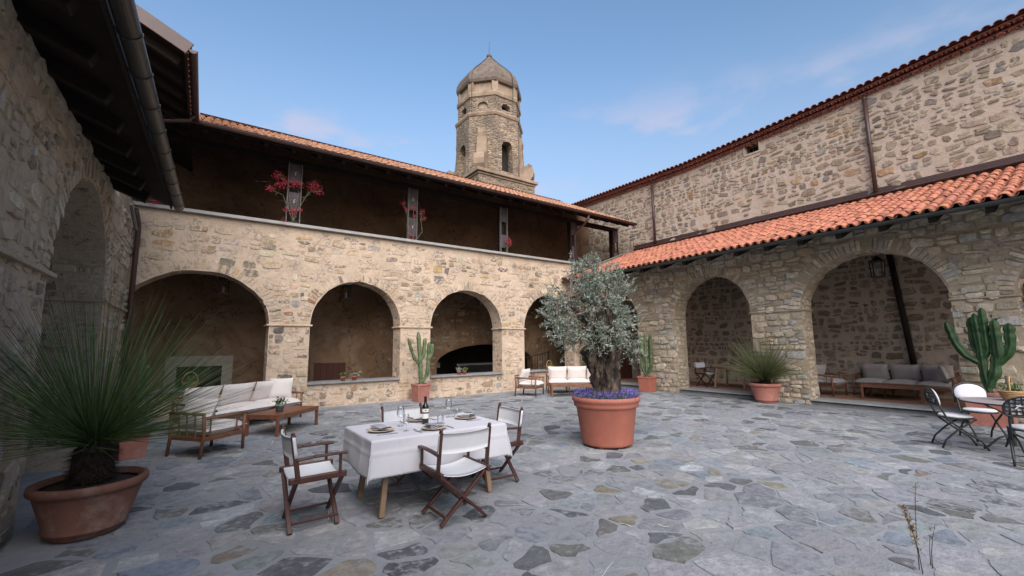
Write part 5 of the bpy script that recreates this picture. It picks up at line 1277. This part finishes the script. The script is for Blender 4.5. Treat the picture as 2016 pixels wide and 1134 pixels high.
round_pot(gt, prof, 'terracotta_old_shaded', .355, .425, 64)
caudex(gt, .155, .41, .74, 3)
blades(1000, .09, (1.0, 1.5), random.Random(31), -.02, .0085, .04, .80, 4).build('leaves', 'grass_leaf', gt, kind='stuff')
g2 = thing('potted_grass_tree', 'smaller grass tree in a round terracotta pot against the right portico pier', 'potted plant', (12.78, 5.92, .006))
prof2 = [(r_*.98, z*1.12) for r_, z in prof]
round_pot(g2, [(r_*1.0, z) for r_, z in prof2], 'terracotta_pink', .35, .475, 48)
caudex(g2, .12, .46, .62, 5)
blades(900, .08, (.9, 1.45), random.Random(41), .05, .010, .22, .64, 4).build('leaves', 'grass_leaf_pale', g2, kind='stuff')
blades(600, .06, (.5, .8), random.Random(42), .1, .007, .2, .62, 3).build('inner_leaves', 'grass_leaf', g2, kind='stuff')

# ---- cacti in square planters
def cactus_plant(name, label, loc, rz, w, h, mat, arms, rad, pmat='terracotta_pink', ribs=5, seed=1):
    t = thing(name, label, 'potted cactus', loc, rz, None); square_planter(t, w, h, pmat); rs = random.Random(seed)
    for pts in arms: cactus_arm([(x, y, z+h-.06) for x, y, z in pts], rad*rs.uniform(.85, 1.1), ribs, rs).build('stem', mat, t, smooth=True)
    return t
ang = -YAW
cactus_plant('potted_cactus', 'pale green candelabra cactus in square planter on the pier between second and third arches', (5.42, 12.42, .006), .12, .42, .52, 'cactus',
             [[(0, 0, 0), (-.02, 0, .5), (-.05, 0, .9), (-.12, 0, 1.62)], [(-.04, 0, .62), (-.22, 0, .78), (-.34, .02, 1.1), (-.44, .02, 1.42)], [(-.06, 0, .72), (.05, 0, .84), (.10, 0, 1.0), (.12, 0, 1.42)],
              [(.03, -.02, .1), (.20, -.02, .32), (.24, -.02, .7), (.26, -.02, 1.3)], [(.24, -.04, .8), (.34, -.04, .95), (.36, -.04, 1.25)]], .062, ribs=4, seed=2)
t = cactus_plant('potted_cactus', 'green cactus in square planter standing right of the olive against the pier', (12.60, 9.72, .006), .05, .46, .52, 'cactus',
             [[(0, 0, 0), (0, 0, .6), (.0, 0, 1.55)], [(.02, .05, .1), (.05, .2, .35), (.05, .24, .8), (.04, .24, 1.42)], [(0, -.03, .15), (.02, -.18, .4), (.02, -.2, .9), (.02, -.2, 1.5)], [(0, .02, .7), (-.05, .12, .85), (-.05, .13, 1.5)], [(0, -.02, .5), (.1, -.09, .7), (.1, -.1, 1.38)]], .065, 'terracotta', seed=3)
cactus_plant('potted_cactus', 'big deep green cactus in wide terracotta planter on the right pier behind the bistro set', (12.62, 1.66, .006), .0, .66, .64, 'cactus_deep',
             [[(0, 0, 0), (-.02, .03, .5), (0, .03, .95), (0, .05, 1.60)], [(0, .06, .62), (0, .24, .76), (0, .36, 1.0), (0, .46, 1.46)], [(0, .02, .7), (0, -.06, .85), (0, -.06, 1.70)], [(0, 0, .14), (-.02, -.12, .42), (0, -.17, .75), (0, -.18, 1.18)],
              [(0, -.16, .6), (0, -.30, .76), (0, -.37, .96), (0, -.39, 1.38)], [(0, -.15, .55), (-.05, -.21, .8), (-.05, -.21, 1.46)], [(0, .05, .8), (.06, .11, .95), (.06, .12, 1.52)]], .080, 'terracotta_pink', ribs=5, seed=4)
cactus_plant('potted_cactus', 'cactus in terracotta planter almost hidden behind the grass tree leaves', (-.80, 8.95, .006), .3, .36, .40, 'cactus',
             [[(0, 0, 0), (0, 0, .7), (.05, 0, 1.3)], [(.02, 0, .5), (.1, 0, .7), (.12, 0, 1.05)]], .04, seed=5)

# ---- small pots, baskets
def small_pot(label, loc, s=1., mat='terracotta', leaf='leaf_green', seed=0, group='small pots on the sills', n=90, name='potted_herb'):
    t = thing(name, label, 'potted plant', loc, group=group); t.scale = (s, s, s)
    mb = MB(); mb.lathe([(.042, 0), (.056, .075), (.062, .077), (.063, .098), (.055, .10), (.052, .08)], 20); mb.build('pot', mat, t, smooth=True)
    mb = MB(); mb.lathe([(.053, .082), (.001, .086)], 16); mb.build('soil', 'soil', t)
    r = np.random.RandomState(seed); P = r.randn(n, 3)*[.035, .035, .022]+[0, 0, .13]; Dv = r.randn(n, 3)+[0, 0, .9]
    leaf_mesh(P, Dv, r.uniform(.03, .06, n), r.uniform(.016, .03, n), seed=seed).build('leaves', leaf, t)
    return t
small_pot('small terracotta pot with yellow green leaves, left of the pair on the second sill', (3.30, 12.98, .684), 1.25, seed=1)
small_pot('small terracotta pot with grey green leaves, right of the pair on the second sill', (3.62, 13.00, .684), 1.25, leaf='olive_leaf', seed=2)
small_pot('small terracotta pot, left of the touching pair on the third sill', (7.02, 12.98, .684), 1.25, leaf='olive_leaf', seed=3)
small_pot('small terracotta pot, right of the touching pair on the third sill', (7.22, 12.98, .684), 1.25, seed=4)
sp = small_pot('small sage green pot with herbs on the teak coffee table', (1.30, 9.72, Z0+.392), 1.45, 'pot_sage', seed=5, group=None, n=70)
def basket(label, loc, s=1., seed=0):
    t = thing('planted_basket', label, 'basket', loc); t.scale = (s, s, s)
    for k in range(6):
        mb = MB(); r_ = .085+.008*k; mb.tube(ellipse_pts(r_, r_, 24, lambda a, b_: (a, b_, .014+k*.022)), .012, 6, cap=False); mb.build('wicker_coil', 'wicker', t, smooth=True)
    mb = MB(); mb.lathe([(.08, 0), (.10, .06), (.115, .12)], 20); mb.build('lining', 'wicker', t)
    mb = MB(); mb.tube([(.125*math.cos(a), 0, .12+.20*math.sin(a)) for a in [PI*k/14 for k in range(15)]], .010, 6); mb.build('handle', 'wicker', t, smooth=True)
    r = np.random.RandomState(seed); n = 160; P = r.randn(n, 3)*[.05, .05, .03]+[0, 0, .16]; Dv = r.randn(n, 3)+[0, 0, .8]
    leaf_mesh(P, Dv, r.uniform(.03, .06, n), r.uniform(.014, .026, n), seed=seed).build('leaves', 'leaf_green', t)
basket('round wicker basket of greenery on the first sill behind the sofa', (-.20, 13.0, .684), 1.25, 1)
basket('wicker basket with tall handle on the fourth sill', (10.95, 12.98, .684), 1.1, 2)
basket('wicker basket with green plant on the round bistro table', (9.98, 1.08, .742), 1.1, 3)

# ---- leafy climber in the corner, bougainvilleas in the gallery, dry weed
cl = thing('leafy_climber', 'dark green leafy climber in the far corner behind the sofa', 'shrub', (12.55, 12.78, 0))
rs = random.Random(15); P, Dv = [], []
mb = MB()
for _ in range(9):
    x = rs.uniform(-.15, .15); pts = [(x*.4, 0, 0), (x, -.02, .6), (x+rs.uniform(-.1, .1), -.03, 1.2), (x+rs.uniform(-.25, .25), -.04, rs.uniform(1.4, 1.9))]; mb.tube(pts, [.012, .009, .006, .003], 5)
    for q in range(42):
        f = rs.uniform(.25, 1)*2.99; i = int(f); a = Vector(pts[i]).lerp(Vector(pts[i+1]), f-i); P.append(tuple(a+Vector((rs.gauss(0, .05), rs.gauss(-.05, .04), rs.gauss(0, .05))))); Dv.append((rs.gauss(0, 1), rs.gauss(-.3, 1), rs.gauss(-.2, .8)))
mb.build('stems', 'olive_twig', cl); leaf_mesh(P, Dv, [rs.uniform(.05, .09) for _ in P], [rs.uniform(.025, .045) for _ in P], seed=3).build('leaves', 'leaf_green', cl)
def bougainvillea(label, loc, stems, seed, pot=True, dens=1.):
    t = thing('bougainvillea', label, 'flowering plant', loc, group='bougainvilleas in the gallery'); rs = random.Random(seed); st = MB(); FP, FD, GP_, GD = [], [], [], []; dens *= 1.0
    for pts, clus in stems:
        pts = [(pts[0][0], pts[0][1], .012)]+list(pts)
        st.tube(pts, [.014-.002*min(k, 4) for k in range(len(pts))], 5)
        for _ in range(3):
            i = rs.randrange(1, len(pts)); a = Vector(pts[i]); st.tube([a, a+Vector((rs.gauss(0, .12), rs.gauss(-.02, .05), rs.uniform(.02, .2))), a+Vector((rs.gauss(0, .2), rs.gauss(-.05, .06), rs.uniform(.0, .28)))], [.006, .004, .002], 4)
        for i in range(len(pts)-1):
            for _ in range(int(16*dens)):
                f = rs.random(); a = Vector(pts[i]).lerp(Vector(pts[i+1]), f); GP_.append(tuple(a+Vector((rs.gauss(0, .03), rs.gauss(0, .03), rs.gauss(0, .03))))); GD.append((rs.gauss(0, 1), rs.gauss(0, 1), rs.gauss(0, 1)))
        for c, r_, n in clus:
            for _ in range(int(n*dens*2.2)):
                d = Vector((rs.gauss(0, 1), rs.gauss(0, 1), rs.gauss(0, .8))); d = Vector((rs.gauss(0, .55), rs.gauss(0, .45), rs.gauss(0, .42)))*r_; FP.append(tuple(Vector(c)+d)); FD.append((rs.gauss(0, 1), rs.gauss(0, 1), rs.gauss(.2, 1)))
    st.build('stems', 'olive_twig', t); leaf_mesh(GP_, GD, [rs.uniform(.03, .06) for _ in GP_], [rs.uniform(.018, .03) for _ in GP_], seed=seed).build('leaves', 'leaf_green', t)
    leaf_mesh(FP, FD, [rs.uniform(.022, .04) for _ in FP], [rs.uniform(.018, .032) for _ in FP], seed=seed+1).build('flowers', 'bougain', t)
    return t
bougainvillea('full red bougainvillea spreading both sides of the first visible gallery post', (1.82, 13.12, 4.99),
   [([(0, 0, .15), (-.15, -.02, .5), (-.3, -.05, .85), (-.62, -.08, .95)], [((-.62, -.1, .93), .11, 45), ((-.38, -.08, 1.12), .13, 60)]),
    ([(0, 0, .15), (-.1, -.02, .7), (-.2, -.05, 1.2), (-.42, -.06, 1.38)], [((-.45, -.08, 1.36), .14, 80), ((-.28, -.08, 1.24), .12, 55), ((-.08, -.08, 1.22), .13, 60)]),
    ([(0, 0, .15), (.1, -.02, .5), (.3, -.05, .95), (.52, -.06, 1.2)], [((.50, -.08, 1.30), .13, 75), ((.62, -.08, 1.12), .12, 60), ((.42, -.08, 1.2), .11, 40)]),
    ([(0, 0, .15), (.05, -.02, .6), (.1, -.05, 1.0)], [((.08, -.1, 1.22), .14, 60), ((-.02, -.1, .42), .11, 45), ((-.2, -.1, .42), .07, 25), ((.15, -.1, .47), .07, 18), ((-.25, -.05, .12), .09, 18)])], 3)
bougainvillea('thin trailing red bougainvillea on the second gallery post', (5.37, 13.12, 4.99),
   [([(-.12, 0, .1), (-.2, -.02, .5), (-.24, -.04, .9), (-.38, -.06, 1.25)], [((-.38, -.08, 1.24), .08, 26), ((-.27, -.06, 1.06), .06, 14), ((-.22, -.06, .5), .06, 10), ((-.16, -.06, .28), .07, 14), ((-.08, -.08, .12), .07, 14)]),
    ([(0, 0, .1), (.02, -.03, .6), (-.04, -.05, 1.15)], [((-.05, -.09, 1.15), .08, 28), ((.0, -.09, .86), .07, 14)]),
    ([(.1, 0, .1), (.3, -.03, .4), (.24, -.05, .8), (.27, -.05, 1.1)], [((.27, -.08, 1.08), .09, 30), ((.33, -.08, .86), .07, 20)])], 8)
bougainvillea('small pink bougainvillea clump at the third gallery post', (9.06, 13.10, 4.99), [([(0, 0, .1), (.05, -.02, .3), (.02, -.04, .5)], [((.04, -.08, .56), .13, 70), ((.10, -.08, .42), .12, 40)])], 12)
bougainvillea('bit of pink bougainvillea peeping out beyond the left eave', (-1.20, 13.05, 4.99), [([(0, 0, .1), (.05, -.05, .2), (.1, -.1, .28)], [((.05, -.14, .12), .13, 60), ((.3, -.12, .2), .1, 30)])], 14)
wd = thing('dry_grass_weed', 'dry seeding grass stalks sprouting in the right foreground paving', 'weed', (4.28, 1.02, .004))
rs = random.Random(19); mb = MB(); P, Dv = [], []
for x, y, hgt, lean, sd in ((0, 0, .46, -.09, 240), (.06, .03, .60, .05, 26), (.16, -.02, .30, .06, 12), (.22, .0, .2, .02, 8)):
    pts = [(x+axv.x*lean*f*f, y+axv.y*lean*f*f, hgt*f) for f in (0, .35, .7, 1)]; mb.tube(pts, [.0032, .0026, .002, .0014], 4)
    for _ in range(sd):
        f = rs.uniform(.34 if sd > 60 else .62, 1); P.append((x+axv.x*lean*f*f+rs.gauss(0, .010), y+axv.y*lean*f*f+rs.gauss(0, .010), hgt*f)); Dv.append((rs.gauss(0, .6), rs.gauss(0, .6), .6))
mb.build('stalk', 'straw', wd); leaf_mesh(P, Dv, [rs.uniform(.015, .034) for _ in P], [rs.uniform(.005, .009) for _ in P], seed=1).build('seed_heads', 'straw', wd, kind='stuff')

# ---- lanterns, railing
def lantern(label, loc, top, s=1.):
    t = thing('hanging_lantern', label, 'lantern', loc, group='black iron lanterns')
    for a in (-1, 1):
        for b_ in (-1, 1):
            mb = MB(); mb.bar((a*.11*s, b_*.11*s, 0), (a*.13*s, b_*.13*s, .42*s), .018, .018); mb.build('corner_bar', 'black_iron', t)
    for z, w in ((0, .25), (.42*s, .30)):
        mb = MB(); mb.box((0, 0, z), (w*s, w*s, .025)); mb.build('plate', 'black_iron', t)
    mb = MB(); mb.lathe([(.16*s, .43*s), (.03, .56*s)], 4); mb.build('hood', 'black_iron', t)
    mb = MB(); mb.tube([(0, 0, .55*s), (0, 0, top)], .008, 5); mb.build('chain', 'black_iron', t)
    mb = MB(); mb.tube([(0, 0, .012), (0, 0, .2*s)], .025, 10); mb.build('candle', 'cushion_grey', t)
lantern('black iron lantern hanging in the big portico arch', (14.4, 3.58, 3.32), 1.6)
lantern('dim lantern hanging inside the first arch', (.35, 14.1, 3.12), .72, .9)
lantern('dim lantern hanging inside the second arch', (3.55, 14.0, 3.15), .70, .9)
ra = thing('stair_railing', 'dark iron stair railing sloping behind the fourth arch', 'railing', (11.4, 14.6, -.9))
mb = MB(); mb.bar((-1.6, 0, 1.82), (.9, 0, 2.22), .04, .03); mb.build('handrail', 'black_iron', ra)
mb = MB(); mb.bar((-1.6, 0, .02), (.9, 0, .4), .03, .02); mb.build('bottom_rail', 'black_iron', ra)
for k in range(18):
    x = -1.55+k*.14; mb = MB(); mb.bar((x, 0, .0 if k in (0, 17) else .02+.152*(x+1.6)), (x, 0, 1.82+.16*(x+1.6)), .018, .018); mb.build('baluster', 'black_iron', ra)
mb = MB(); mb.box((.9, 0, 1.15), (.045, .045, 2.3)); mb.build('newel_post', 'black_iron', ra)
